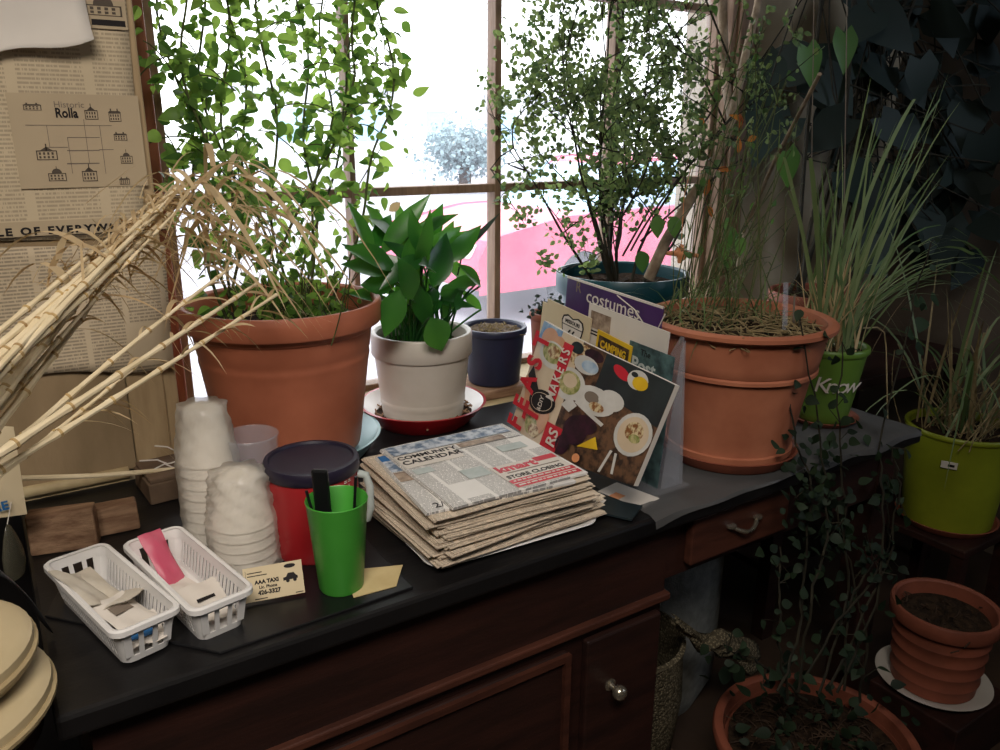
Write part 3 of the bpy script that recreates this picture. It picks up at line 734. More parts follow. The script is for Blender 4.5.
def right_pot():
    c = (1.168, .982, .795)
    saucer('saucer', 'mossy terracotta saucer under the wide terracotta pot at right', (c[0], c[1], TZ+.002), .118, .132, .022, 'terradark')
    t = thing('planter', 'wide dusty terracotta pot of tangled dry stems at the right end of the desk', 'potted plant', c)
    pot(t, c, .119, .1755, .258, 'terra2', lip=.017, lipw=.012, step=(.665, .007), foot=.016, soild=.022, rimround=True)
    top = V((c[0], c[1], 1.033)); r_ = random.Random(31)
    lit = MB()
    for k in range(420):
        q = r_.uniform(0, 2*PI); rr = .15*math.sqrt(r_.random()); p = top+V((rr*math.cos(q)-.01, rr*math.sin(q), r_.uniform(-.008, .018)*(1.6-rr/.15)))
        e = V((r_.gauss(0, 1), r_.gauss(0, 1), r_.gauss(0, .3))).normalized()*r_.uniform(.01, .035)
        lit.tube(bez(p-e, p+rv(.01), p+e, 4), .0011, 4)
    lit.build('litter', 'drygrass', t, kind='stuff')
    st = MB(); lf = MB()
    for k in range(30):
        o = top+V((r_.gauss(.01, .05), r_.gauss(.02, .05), -.01))
        tipx, tipy = r_.gauss(752, 30), r_.uniform(40, 270)
        q = ony(tipx, tipy, r_.uniform(.95, 1.25))
        pth = bez(o, lerp(o, q, .5)+V((r_.gauss(0, .04), r_.gauss(0, .03), .05)), q, 10)
        st.tube(pth, [.0017-.00008*i for i in range(11)], 4)
        for j in range(3):
            p_ = pth[r_.randrange(3, 11)]
            lf.blade(p_, (r_.gauss(0, 1), r_.gauss(0, .6), r_.gauss(.2, .7)), r_.uniform(.03, .08), .0035, r_.uniform(.1, .8), 5)
    for k in range(46):   # drooping grass at the back rim
        o = top+V((r_.uniform(-.12, .12), r_.uniform(0, .13), 0)); lf.blade(o, (r_.gauss(0, .6), r_.gauss(0, .4), 1), r_.uniform(.08, .2), .004, r_.uniform(.4, 1.2), 7)
    st.build('stem', 'stem', t); lf.build('foliage', 'shrub', t)
    s = MB(); s.tube([top+V((-.035, -.005, -.03)), onz(742, 232, 1.12), lerp(onz(742, 232, 1.12), ony(818, 72, 1.02), .5)+V((-.004, 0, .012)), ony(818, 72, 1.02)], [.0052, .005, .0048, .004], 8)
    s.build('stick', 'stick', t)['label'] = 'bare pale stick leaning right'
    s = MB(); a = onz(784, 332, 1.035); s.slab([a+V((-.006, 0, 0)), a+V((.006, 0, 0)), a+V((.003, .008, .092)), a+V((-.008, .008, .092))], (.2, -1, 0), .002)
    s.build('plant_label', 'clear', t)['label'] = 'clear plastic plant label'
    s = MB(); a = onz(793, 325, 1.035); s.tube([a, a+V((-.002, .004, .06))], .0018, 6); s.build('peg', 'inkgrey', t)
right_pot()

def lemongrass():
    c = (1.486, .998, TZ+.006)
    saucer('saucer', 'shallow brown saucer under the bright green lettered pot', (1.486, .998, TZ), .060, .076, .014, 'terradark')
    t = thing('lemongrass', 'lemongrass clump in a bright green lettered pot behind the terracotta one', 'potted plant', c)
    pot(t, c, .052, .079, .165, 'green', lip=.014, lipw=.003, soild=.012)
    # white lettering on the side facing the room
    z0 = .862; ang0 = math.atan2(-.80, -.55)
    for i, (ch, w) in enumerate((('~', -1.2), ('K', 0), ('n', .62), ('o', 1.16), ('w', 1.68))):
        a = ang0-.55+w*.52
        rr = .0535+.022*((z0-.786)/.15)+.004
        n = V((math.cos(a), math.sin(a), 0)); e = V((-n.y, n.x, 0))
        text('lettering', ch, .050, frame(V((c[0], c[1], z0))+n*rr-e*.012, e, (n*.17+V((0, 0, 1)))), 'paper', t, shear=.2)
    top = V((c[0], c[1], .94)); r_ = random.Random(41); g = MB(); dry = MB()
    targets = [(905, 52), (945, 58), (872, 95), (903, 82), (850, 95), (918, 118), (862, 62), (838, 118), (830, 140), (880, 130), (930, 60), (815, 130), (800, 155), (910, 160), (925, 172), (895, 150), (845, 150), (870, 150), (955, 190), (970, 205), (980, 215), (940, 150), (822, 165), (860, 120)]
    for k in range(50):
        tx, ty = targets[k % len(targets)]; tx += r_.gauss(0, 10); ty += abs(r_.gauss(0, 22))
        o = top+V((r_.gauss(0, .025), r_.gauss(0, .025), -.005)); q = ony(tx, ty, r_.uniform(.88, 1.12)); d = q-o
        far = tx > 950
        g.blade(o, d+V((0, 0, .25 if far else .03)), d.length*(1.05 if not far else 1.15), r_.choice((r_.uniform(.0035, .006), r_.uniform(.006, .011))), .05+r_.random()*.12 if not far else .45, 10, 0, r_.random() < .75, V((.75+r_.gauss(0, .25), -.6, r_.gauss(0, .2))))
    for k in range(16):    # arching blades to the right
        o = top+V((r_.gauss(.01, .02), r_.gauss(0, .02), 0)); g.blade(o, (r_.uniform(.35, .8), r_.uniform(-.5, .1), 1), r_.uniform(.38, .55), .008, r_.uniform(.5, .95), 12, 0, True)
    for k in range(54):
        o = top+V((r_.gauss(0, .028), r_.gauss(0, .028), -.005)); dry.blade(o, (r_.gauss(0, .2), r_.gauss(0, .2), 1), r_.uniform(.1, .26), .007, r_.uniform(0, .3), 6)
    g.build('blade', 'grass', t); dry.build('dry_blade', 'dryleaf', t)
    # bent wire hoop standing at its right rim
    b = MB(); Y = .985
    pts = [ony(888, 420, Y), ony(886, 345, Y), ony(884, 330, Y), ony(877, 325, Y), ony(862, 326, Y)]
    b.tube(pts, .0016, 6); b.build('wire_hoop', 'creamstrip', t)
lemongrass()
# ================================================================== SMALL THINGS ON THE DESK
def mat_and_cups():
    m = MB(); z = TZ
    pts = [(-.004, 1.06), (.165, .862), (.425, .868), (.425, 1.16), (.05, 1.20)]
    m.slab([(x, y, z) for x, y in pts], (0, 0, 1), .004)
    tag(m.build('mat', 'blackp', smooth=False, bevel=.0015), 'thin black mat on the desk under the baskets and the green cup', 'mat')
    ZM = TZ+.0045
    # green tumbler and what stands in it
    c = (.343, .922, ZM)
    P = [(0, .0), (.0285, .0), (.030, .003), (.0405, .128), (.0412, .1295), (.0405, .131), (.0392, .1295), (.0288, .006), (0, .005)]
    tag(MB().lathe(P, c, 56).build('cup', 'cupgreen', origin=c), 'bright green plastic tumbler holding a black handle and stirrers', 'cup')
    b = MB(); a = V((.352, .928, ZM+.008)); q = a+V((-.052, .018, .164)); ax = (q-a).normalized(); e = V((.8, -.6, 0))
    T = frame(lerp(a, q, .42), e, ax)
    b.box((-.011, 0, -.004), (.011, .098, .004), 0, T); k = b.build('handle', 'blackp', None, bevel=.003, smooth=False)
    k2 = thing('knife', 'black handled knife standing in the green tumbler', 'knife', a)
    WMk = WM[k.name]; bpy.data.objects.remove(k)
    b.build('handle', 'blackp', k2, bevel=.003, smooth=False)
    b = MB().box((-.009, -.068, -.0008), (.009, .0, .0008), 0, T); b.build('knife_blade', 'brass', k2, smooth=False)
    for (dx, dy, ex, ey, h, nm) in ((-.010, .004, -.032, .024, .140, 'leaning left'), (.014, -.004, .026, -.006, .158, 'upright at right'), (.016, .006, .030, .004, .150, 'behind the upright one')):
        a = V((c[0]+dx, c[1]+dy, ZM+.008)); q = V((c[0]+ex*1.0, c[1]+ey, ZM+h))
        s = MB().tube([a, lerp(a, q, .5), q], [.0019, .0019, .0021], 8)
        tag(s.build('stirrer', 'blackp', origin=a), 'black coffee stirrer in the green tumbler, '+nm, 'stirrer', 'stirrers in the tumbler')
    # napkin under the cup
    b = MB(); b.slab([(.345, .885, ZM), (.405, .880, ZM), (.437, .925, ZM), (.36, .955, ZM)], (0, 0, 1), .0012)
    tag(b.build('napkin', 'napkin', smooth=False), 'folded tan napkin lying beside the foot of the green tumbler', 'napkin')
    # coffee can
    c = (.356, 1.050, ZM)
    t = thing('coffee_can', 'red plastic coffee can with dark lid behind the green tumbler', 'can', c)
    P = [(0, 0), (.062, 0), (.064, .004), (.0635, .02), (.0655, .03), (.066, .06), (.0655, .1), (.0655, .126), (.063, .130), (0, .130)]
    MB().lathe(P, c, 64).build('body', 'redcan', t)
    P = [(.0668, .122), (.0685, .124), (.0688, .137), (.067, .141), (.061, .1415), (.0595, .138), (.03, .1375), (0, .138)]
    MB().lathe(P, c, 64).build('lid', 'lid', t)
    hv = MB(); e = V((.85, -.52, 0)); cc = V(c)
    hv.tube([cc+e*.066+V((0, 0, .115)), cc+e*.078+V((0, 0, .112)), cc+e*.083+V((0, 0, .095)), cc+e*.083+V((0, 0, .06)), cc+e*.078+V((0, 0, .042)), cc+e*.066+V((0, 0, .038))], .006, 10)
    hv.build('handle', 'tintgrey', t)
    lb = MB(); a0 = math.atan2(-.95, -.05)
    lb.lathe([(.0664, .075), (.0668, .076), (.0668, .089), (.0664, .090)], c, 10, 0, a0+.08, a0+.55); lb.build('label_patch', 'blackp', t)
    for zz, w in ((.114, .011), (.108, .008)):
        for i, ch in enumerate('RED' if False else '= ='):
            a = a0+.42+i*.06; n = V((math.cos(a), math.sin(a), 0))
            text('print', ch, w, frame(cc+n*.0662+V((0, 0, zz)), V((-n.y, n.x, 0)), (0, 0, 1)), 'paper', t)
    # foam cup stacks in plastic sleeves
    def cups(c, n, rb, rt_, h, step, label, film_top, lean=(0, 0), crumple=.004):
        for i in range(n):
            z = i*step
            # cups stand mouth down
            P = [(rt_, 0), (rt_+.0015, .002), (rt_, .004), (rb, h-.004), (rb-.004, h), (rb-.006, h-.0005), (0, h-.001), (0, h-.004), (rb-.005, h-.005), (rt_-.003, .001), (rt_, 0)]
            o = V((c[0]+lean[0]*z, c[1]+lean[1]*z, c[2]+z))
            k = MB().lathe(P, o, 40).build('cup', 'foam', origin=o)
            where = 'topmost cup' if i == n-1 else ('bottom cup' if i == 0 else None)
            g = 'foam cups in the '+label
            tag(k, (where+' of the ' if where else 'white foam cup in the middle of the ')+label, 'cup', g)
        o = V(c); r_ = random.Random(n); s = MB(); N = 40; H = (n-1)*step+h
        rows = 16; vs = []
        for i in range(rows+1):
            z = (H+film_top)*i/rows
            body = rt_+.004 if z < (n-1)*step else rt_+.004-(rt_-rb)*min(1, (z-(n-1)*step)/h)
            for j in range(N):
                q = 2*PI*j/N; w = body+crumple*abs(math.sin(q*3.5+i*.9))+crumple*.5*math.sin(q*7+i*2.1)+r_.uniform(0, crumple*.25)
                vs.append((o.x+lean[0]*z+w*math.cos(q), o.y+lean[1]*z+w*math.sin(q), o.z+z+.0005))
        fs = [(i*N+j, i*N+(j+1) % N, (i+1)*N+(j+1) % N, (i+1)*N+j) for i in range(rows) for j in range(N)]
        if film_top < .03: fs.append(tuple(rows*N+j for j in range(N)))
        s.add(vs, fs); return s
    f = cups((.236, 1.165, TZ+.0045), 8, .0265, .0385, .085, .0175, 'taller foam cup stack by the window', .003)
    tag(f.build('plastic_sleeve', 'sleeve', angle=180), 'clear plastic sleeve around the taller stack of foam cups', 'sleeve')
    f = cups((.254, 1.060, TZ+.0045), 5, .029, .0425, .075, .0155, 'shorter foam cup stack beside the can', .002, crumple=.006)
    tag(f.build('plastic_sleeve', 'sleeve', angle=180), 'crumpled clear plastic sleeve around the shorter stack of foam cups', 'sleeve')
    c = V((.298, 1.150, TZ+.0045))
    P = [(.030, 0), (.0305, .002), (.0405, .152), (.042, .154), (.0405, .156), (.0385, .153), (.0292, .004), (0, .003)]
    tag(MB().lathe([(0, 0)]+P, c, 48).build('cup', 'clear', origin=c), 'clear plastic tumbler standing between the two foam cup stacks', 'cup')
    # stack of cards leaning against the short cup stack
    T = frame((.219, .942, ZM+.004), (.074, -.016, 0), (.002, .022, .034))
    t = thing('business_card', 'white taxi business card propped in front of the cups', 'card', (.2235, .9485, ZM))
    MB().box((0, 0, -.004), (.076, .044, 0), 0, T).build('card_stock', 'papertan', t, smooth=False)
    def tx(nm, s, x, y, sz, **kw): text(nm, s, sz, T @ M.Translation((x, y, .0003)), 'ink', t, **kw)
    tx('lettering', 'AAA TAXI', .029, .0215, .0068, align='CENTER', bold=.0004); tx('lettering', 'Lic. Phone', .030, .0152, .0055, align='CENTER', bold=.0002)
    tx('lettering', '426-3327', .031, .0075, .0075, align='CENTER', bold=.0004)
    b = MB()
    for (x0, y0, x1, y1) in ((.005, .036, .024, .0372), (.005, .032, .030, .0332), (.003, .030, .0034, .040), (.012, .0018, .028, .003), (.064, .0018, .074, .003)):
        b.box((x0, y0, .0002), (x1, y1, .0004), 0, T)
    b.poly([T @ V((.060+.0075*math.cos(q), .0385+.0028*math.sin(q), .0004)) for q in (2*PI*i/16 for i in range(16))])
    b.build('fine_print', 'ink', t, smooth=False)
    b = MB()
    b.poly([T @ V((.050+x*.019, .0175+y*.013, .0004)) for x, y in ((0, .2), (0, .5), (.2, .55), (.35, .9), (.75, .9), (.9, .6), (1, .5), (1, .25))])
    for x in (.22, .76): b.poly([T @ V((.052+.017*x+.0024*math.cos(q), .0175+.002+.0024*math.sin(q), .00055)) for q in (2*PI*i/12 for i in range(12))])
    b.build('car_drawing', 'ink', t, smooth=False)
mat_and_cups()

def baskets():
    L, W, H = .222, .076, .053
    def make(label, o, rz):
        t = thing('basket', label, 'basket', o, rz)
        T = wmat(t)
        def ring(x, y, z, r, n=5):
            pts = []
            for cx, cy, a in ((x-r, y-r, 0), (-x+r, y-r, 90), (-x+r, -y+r, 180), (x-r, -y+r, 270)):
                for i in range(n): q = R(a+90*i/(n-1)); pts.append(V((cx+r*math.cos(q), cy+r*math.sin(q), z)))
            return pts
        # floor and walls: walls are bars between slots
        b = MB(); n = 20
        def half(z): u = z/H; return (W/2-.010*(1-u), L/2-.012*(1-u))
        def wallband(z0, z1, th=.0016):
            a0, a1 = half(z0), half(z1)
            o0, o1 = ring(*a0, z0, .012), ring(*a1, z1, .012); i0, i1 = ring(a0[0]-th, a0[1]-th, z0, .011), ring(a1[0]-th, a1[1]-th, z1, .011)
            k = len(o0); vs = [T @ p for p in o0+o1+i0+i1]
            fs = []
            for j in range(k):
                j2 = (j+1) % k
                fs += [(j, j2, k+j2, k+j), (2*k+j2, 2*k+j, 3*k+j, 3*k+j2), (k+j, k+j2, 3*k+j2, 3*k+j), (j2, j, 2*k+j, 2*k+j2)]
            b.add(vs, fs)
        wallband(0, .009); wallband(.040, H)
        fl = ring(half(0)[0], half(0)[1], .001, .012); b.slab([T @ p for p in fl], T.to_3x3() @ V((0, 0, 1)), .0016)
        # bars
        def bar(p0, p1, wd, axis):
            d = V((wd, 0, 0)) if axis == 'x' else V((0, wd, 0)); nrm = V((0, .0016, 0)) if axis == 'x' else V((.0016, 0, 0))
            if axis == 'x' and p0.y > 0: nrm = -nrm
            if axis == 'y' and p0.x > 0: nrm = -nrm
            q = [p0-d, p0+d, p1+d, p1-d]; vs = [T @ p for p in q]+[T @ (p+nrm) for p in q]
            b.add(vs, [(0, 1, 2, 3), (7, 6, 5, 4), (0, 4, 5, 1), (1, 5, 6, 2), (2, 6, 7, 3), (3, 7, 4, 0)])
        h0, h1 = half(.009), half(.040)
        for sgn in (-1, 1):
            for i in range(19):
                y = -.088+.176*i/18
                bar(V((sgn*h0[0], y, .009)), V((sgn*h1[0], y*1.02, .040)), .0027, 'y')
            for x, wd in ((-.0245, .0045), (-.0085, .0028), (.0085, .0028), (.0245, .0045)):
                bar(V((x*.9, sgn*h0[1], .009)), V((x, sgn*h1[1], .040)), wd, 'x')
            for sy in (-1, 1):   # solid corners
                r0, r1 = ring(*h0, .009, .012), ring(*h1, .040, .012)
        k = 5
        r0, r1 = ring(*h0, .009, .012), ring(*h1, .040, .012)
        for c in range(4):
            vs = [T @ p for p in r0[c*k:c*k+k]]+[T @ p for p in r1[c*k:c*k+k]]
            b.add(vs, [(i, i+1, k+i+1, k+i) for i in range(k-1)])
        b.build('body', 'white', t, angle=50)
        # rolled rim
        rm = MB(); a = half(H); pts = ring(a[0]+.003, a[1]+.003, H, .014, 7); pts.append(pts[0]); pts.append(pts[1])
        prof = [(-.004, .0005), (.002, .001), (.003, -.002), (.003, -.007)]
        o_ = []
        base = ring(a[0], a[1], H, .012, 7); outs = [ring(a[0]-.003, a[1]-.003, H+.0005, .010, 7), ring(a[0]+.001, a[1]+.001, H+.0015, .013, 7), ring(a[0]+.0035, a[1]+.0035, H-.0005, .015, 7), ring(a[0]+.0035, a[1]+.0035, H-.007, .015, 7), ring(a[0]+.0005, a[1]+.0005, H-.007, .012, 7)]
        kk = len(base); vs = [T @ p for rg in outs for p in rg]
        fs = [(i*kk+j, i*kk+(j+1) % kk, ((i+1) % 5)*kk+(j+1) % kk, ((i+1) % 5)*kk+j) for i in range(5) for j in range(kk)]
        rm.add(vs, fs).build('rim', 'white', t)
        return t
    ZM = TZ+.0045
    T1 = make('white slotted basket at left holding paper sachets', V((.0695, .998, ZM)), R(14)+0)
    T2 = make('white slotted basket next to the cups holding a pink wrapper', V((.160, .996, ZM)), R(11))
    r_ = random.Random(4)
    def sachet(T, x, y, z, w, l, yaw, pitch, roll, label, mat, cat='sachet', mark=None, nm='sachet', fat=.004):
        A = T @ M.Translation((x, y, z)) @ M.Rotation(yaw, 4, 'Z') @ M.Rotation(pitch, 4, 'X') @ M.Rotation(roll, 4, 'Y')
        b = MB(); n = 8; vs = []
        for sg in (1, -1):
            for i in range(n+1):
                for j in range(n+1):
                    u, v_ = i/n-.5, j/n-.5
                    h = fat*max(0, 1-abs(2*u)**3)*max(0, 1-abs(2*v_)**4)+.0004
                    vs.append(A @ V((u*w, v_*l, sg*h+.0015*math.sin(u*9+v_*7))))
        fs = []
        for s_ in (0, (n+1)**2):
            for i in range(n):
                for j in range(n):
                    a = s_+i*(n+1)+j; fs.append((a, a+1, a+n+2, a+n+1) if s_ else (a, a+n+1, a+n+2, a+1))
        b.add(vs, fs)
        if mark:
            p = [A @ V((mx*w, my*l, fat+.0024)) for mx, my in mark[1]]
            b.poly(p, 1)
        return tag(b.build(nm, [mat, mark[0]] if mark else mat, None), label, cat, 'sachets in the baskets')
    A1, A2 = wmat(T1), wmat(T2)
    sachet(A1, -.005, .045, .026, .05, .09, .2, .25, .15, 'buff paper sachet leaning at the back of the left basket', 'sachet')
    sachet(A1, -.02, .03, .042, .045, .10, .1, .1, .6, 'grey-edged paper sachet lying along the left side of the left basket', 'sachet')
    sachet(A1, .012, -.005, .030, .055, .075, -.5, -.35, -.3, 'pale flap-like sachet standing in the middle of the left basket', 'sachet')
    sachet(A1, .0, -.045, .030, .05, .08, .25, .22, .1, 'white printed sachet in the middle of the left basket', 'paper', mark=('inkgrey', [(-.3, .0), (.2, .0), (.2, .2), (-.3, .2)]))
    sachet(A1, .005, -.072, .020, .045, .06, -.2, .1, 0, 'white sachet with a blue corner at the front of the left basket', 'paper', mark=('inkblue', [(-.4, -.4), (.3, -.4), (.3, -.05), (-.4, -.05)]))
    sachet(A2, -.008, .055, .040, .034, .085, .15, .85, .2, 'crumpled pink wrapper standing in the right basket', 'pink', 'wrapper', nm='wrapper', fat=.007)
    sachet(A2, -.002, -.005, .014, .05, .08, .3, .05, .1, 'flat white slip on the floor of the right basket', 'paper', 'slip', nm='paper_slip', fat=.001)
    sachet(A2, .004, -.045, .018, .05, .085, -.15, .1, -.1, 'printed white ticket at the front of the right basket', 'paper', 'ticket', ('ink', [(-.2, -.02), (.25, -.02), (.25, .06), (-.2, .06)]), 'paper_ticket', fat=.001)
baskets()

def newspapers():
    c0 = V((.618, 1.012, TZ))
    # tray
    t_ = MB()
    def rr(hx, hy, z, r=.03):
        p = []
        for cx, cy, a in ((hx-r, hy-r, 0), (-hx+r, hy-r, 90), (-hx+r, -hy+r, 180), (hx-r, -hy+r, 270)):
            for i in range(7): q = R(a+15*i); p.append(V((c0.x+cx+r*math.cos(q), c0.y+cy+r*math.sin(q), TZ+z)))
        return p
    rings = [rr(.12, .10, .0), rr(.138, .118, .0), rr(.146, .132, .008), rr(.150, .136, .0085), rr(.149, .135, .0105), rr(.145, .131, .010), rr(.137, .117, .003), rr(.12, .10, .003)]
    k = len(rings[0]); vs = [p for r_ in rings for p in r_]
    fs = [(i*k+j, i*k+(j+1) % k, (i+1)*k+(j+1) % k, (i+1)*k+j) for i in range(len(rings)-1) for j in range(k)]
    fs += [tuple(range(k-1, -1, -1)), tuple((len(rings)-1)*k+j for j in range(k))]
    Rm = M.Translation(c0) @ M.Rotation(R(-2), 4, 'Z') @ M.Translation(-c0)
    t_.add([Rm @ p for p in vs], fs); tag(t_.build('tray', 'white', origin=c0), 'shallow white tray under the pile of newspapers', 'tray')
    r_ = random.Random(8)
    def paper(w, l, th, seed, mats, sag=0):
        # a folded newspaper: fold along one long side, loose sheets fanning slightly at the other
        q = random.Random(seed); b = MB(); nx, ny, lay = 8, 6, 3
        for a in range(lay):
            z0 = th*a/lay; z1 = th*(a+.86)/lay; ex = q.uniform(-.004, .004); ey = q.uniform(-.004, .003)
            vs = []
            for z in (z0, z1):
                for i in range(nx+1):
                    for j in range(ny+1):
                        x = -w/2+w*i/nx+ex; y = -l/2+ey*(1 if j == 0 else 0)+l*j/ny
                        edge = abs(2*i/nx-1)
                        vs.append(V((x, y, z+sag*(edge**3)*-.5+.0006*math.sin(i*1.3+j+seed))))
            n = (nx+1)*(ny+1); fs = []; ms = []
            for s_ in (0, n):
                for i in range(nx):
                    for j in range(ny):
                        p = s_+i*(ny+1)+j; fs.append((p, p+1, p+ny+2, p+ny+1) if s_ == 0 else (p, p+ny+1, p+ny+2, p+1))
            top0 = len(b.f); b.add(vs, fs, 0)
            e = []
            for i in range(nx):
                e.append((i*(ny+1), (i+1)*(ny+1), n+(i+1)*(ny+1), n+i*(ny+1))); p = i*(ny+1)+ny; e.append((p+ny+1, p, n+p, n+p+ny+1))
            for j in range(ny):
                e.append((j+1, j, n+j, n+j+1)); p = nx*(ny+1)+j; e.append((p, p+1, n+p+1, n+p))
            b.add([vs[0]], [], 1); off = len(b.v)-1-len(vs)
            for f in e: b.f.append(tuple(x+off for x in f)); b.m.append(1)
        return b.build('newspaper', mats, None, angle=30, origin=(0, 0, 0))
    protos = [paper(.258, .246, .0042, s, ['newsold', 'newsedge']) for s in (1, 2, 3)]
    z = TZ+.0045; n = 21
    for i in range(n):
        if i < 3: o = protos[i]
        else: o = protos[i % 3].copy(); COL.objects.link(o)
        low = i < 8
        o.scale = (1.17 if low else 1.04, 1.04, 1 if not low else .92)
        sh = (n-i)/n
        o.location = (c0.x-.006*sh+r_.gauss(0, .005)+(.008 if low else -.004), c0.y-.002*sh+r_.gauss(0, .005), z); z += .00395 if not low else .0036
        o.rotation_euler = (0, 0, R(r_.gauss(-1, 1.6) + (2 if low else 0)))
        tag(o, 'aged folded newspaper within the pile on the white tray', 'newspaper', 'newspapers piled on the tray')
    # second from the top: coloured corner showing at the left
    def sheet(name, label, cx, cy, rz, w, l, zz):
        t = thing('newspaper', label, 'newspaper', (cx, cy, zz), rz, 'newspapers piled on the tray')
        T = wmat(t); b = MB(); nx, ny = 10, 8
        for a in range(3):
            vs = []; z0 = .0013*a
            for dz in (0, .0011):
                for i in range(nx+1):
                    for j in range(ny+1): vs.append(T @ V((-w/2+w*i/nx+.001*a, -l/2+l*j/ny, z0+dz+.0004*math.sin(i+j*.7))))
            m_ = (nx+1)*(ny+1); fs = []
            for s_ in (0, m_):
                for i in range(nx):
                    for j in range(ny): p = s_+i*(ny+1)+j; fs.append((p, p+1, p+ny+2, p+ny+1) if s_ == 0 else (p, p+ny+1, p+ny+2, p+1))
            for i in range(nx):
                fs.append((i*(ny+1), (i+1)*(ny+1), m_+(i+1)*(ny+1), m_+i*(ny+1))); p = i*(ny+1)+ny; fs.append((p+ny+1, p, m_+p, m_+p+ny+1))
            for j in range(ny):
                fs.append((j+1, j, m_+j, m_+j+1)); p = nx*(ny+1)+j; fs.append((p, p+1, m_+p+1, m_+p))
            b.add(vs, fs, 0)
        b.build('sheet', 'news', t, angle=30)
        return t, T
    t, T = sheet('', 'newspaper with a coloured picture corner sticking out left, second from the top', c0.x-.020, c0.y-.010, R(-6), .245, .225, z); z2 = .0042
    T = T @ M.Translation((0, 0, z2))
    def rect(t, nm, mat, x0, y0, x1, y1, T=T, dz=.0002): return MB().slab([T @ V(p) for p in ((x0, y0, dz), (x1, y0, dz), (x1, y1, dz), (x0, y1, dz))], T.to_3x3() @ V((0, 0, 1)), .0002).build(nm, mat, t, smooth=False)
    rect(t, 'picture', 'photo1', -.118, .04, -.09, .10); rect(t, 'picture', 'photo2', -.118, -.0, -.095, .036); rect(t, 'badge', 'inkblue', -.119, .085, -.10, .108, dz=.0005)
    text('lettering', '2/', .022, T @ M.Translation((-.105, -.104, .0006)), 'ink', t)
    z += .0043
    t, T = sheet('', 'topmost newspaper with COMMUNITY CALENDAR heading and red store closing advert', c0.x+.003, c0.y+.002, R(-1), .238, .252, z)
    T = T @ M.Translation((0, 0, .0042))
    rect(t, 'picture', 'photo1', -.112, .085, .112, .122, T); rect(t, 'picture', 'photo2', -.0, .062, .09, .080, T)
    rect(t, 'rule', 'ink', -.115, .0585, .115, .0598, T); rect(t, 'rule', 'ink', -.115, .0825, .115, .0832, T)
    rect(t, 'heading_panel', 'paper', -.115, .028, -.012, .081, T, .0003)
    text('heading', 'COMMUNITY', .0175, T @ M.Translation((-.113, .063, .0008)), 'ink', t, sx=1.0, bold=.0004); text('heading', 'CALENDAR', .0205, T @ M.Translation((-.113, .042, .0008)), 'ink', t, sx=1.0, bold=.0004)
    rect(t, 'tint_panel', 'tintgrey', -.05, -.055, -.01, -.02, T); rect(t, 'tint_panel', 'tintgrey', -.112, -.0, -.08, .02, T); rect(t, 'tint_panel', 'tintgrey', .05, .01, .10, .035, T)
    ad = rect(t, 'advert_panel', 'paper', -.005, -.121, .115, -.035, T, .0003)
    rect(ad, 'advert_bar', 'inkred', .075, -.052, .115, -.036, T, .0006)
    text('advert_lettering', 'kmart', .030, T @ M.Translation((-.0, -.060, .0008)), 'inkred', ad, sx=1.0, bold=.0012)
    text('advert_lettering', 'STORE CLOSING', .0150, T @ M.Translation((.0, -.087, .0008)), 'ink', ad, sx=.93, bold=.0003)
    rect(ad, 'advert_bar', 'inkgrey', .01, -.0685, .108, -.0655, T, .0005); rect(ad, 'advert_bar', 'inkred', -.004, -.104, .115, -.092, T, .0006); rect(ad, 'advert_bar', 'inkred', -.004, -.119, .115, -.107, T, .0006)
    b = MB()
    for yy in (-.0995, -.1145):
        x = .002
        while x < .108:
            w_ = r_.uniform(.004, .012); b.slab([T @ V(p) for p in ((x, yy, .0009), (x+w_, yy, .0009), (x+w_, yy+.004, .0009), (x, yy+.004, .0009))], (0, 0, 1), .0001); x += w_+.0025
    b.build('advert_small_print', 'paper', ad, smooth=False)
newspapers()
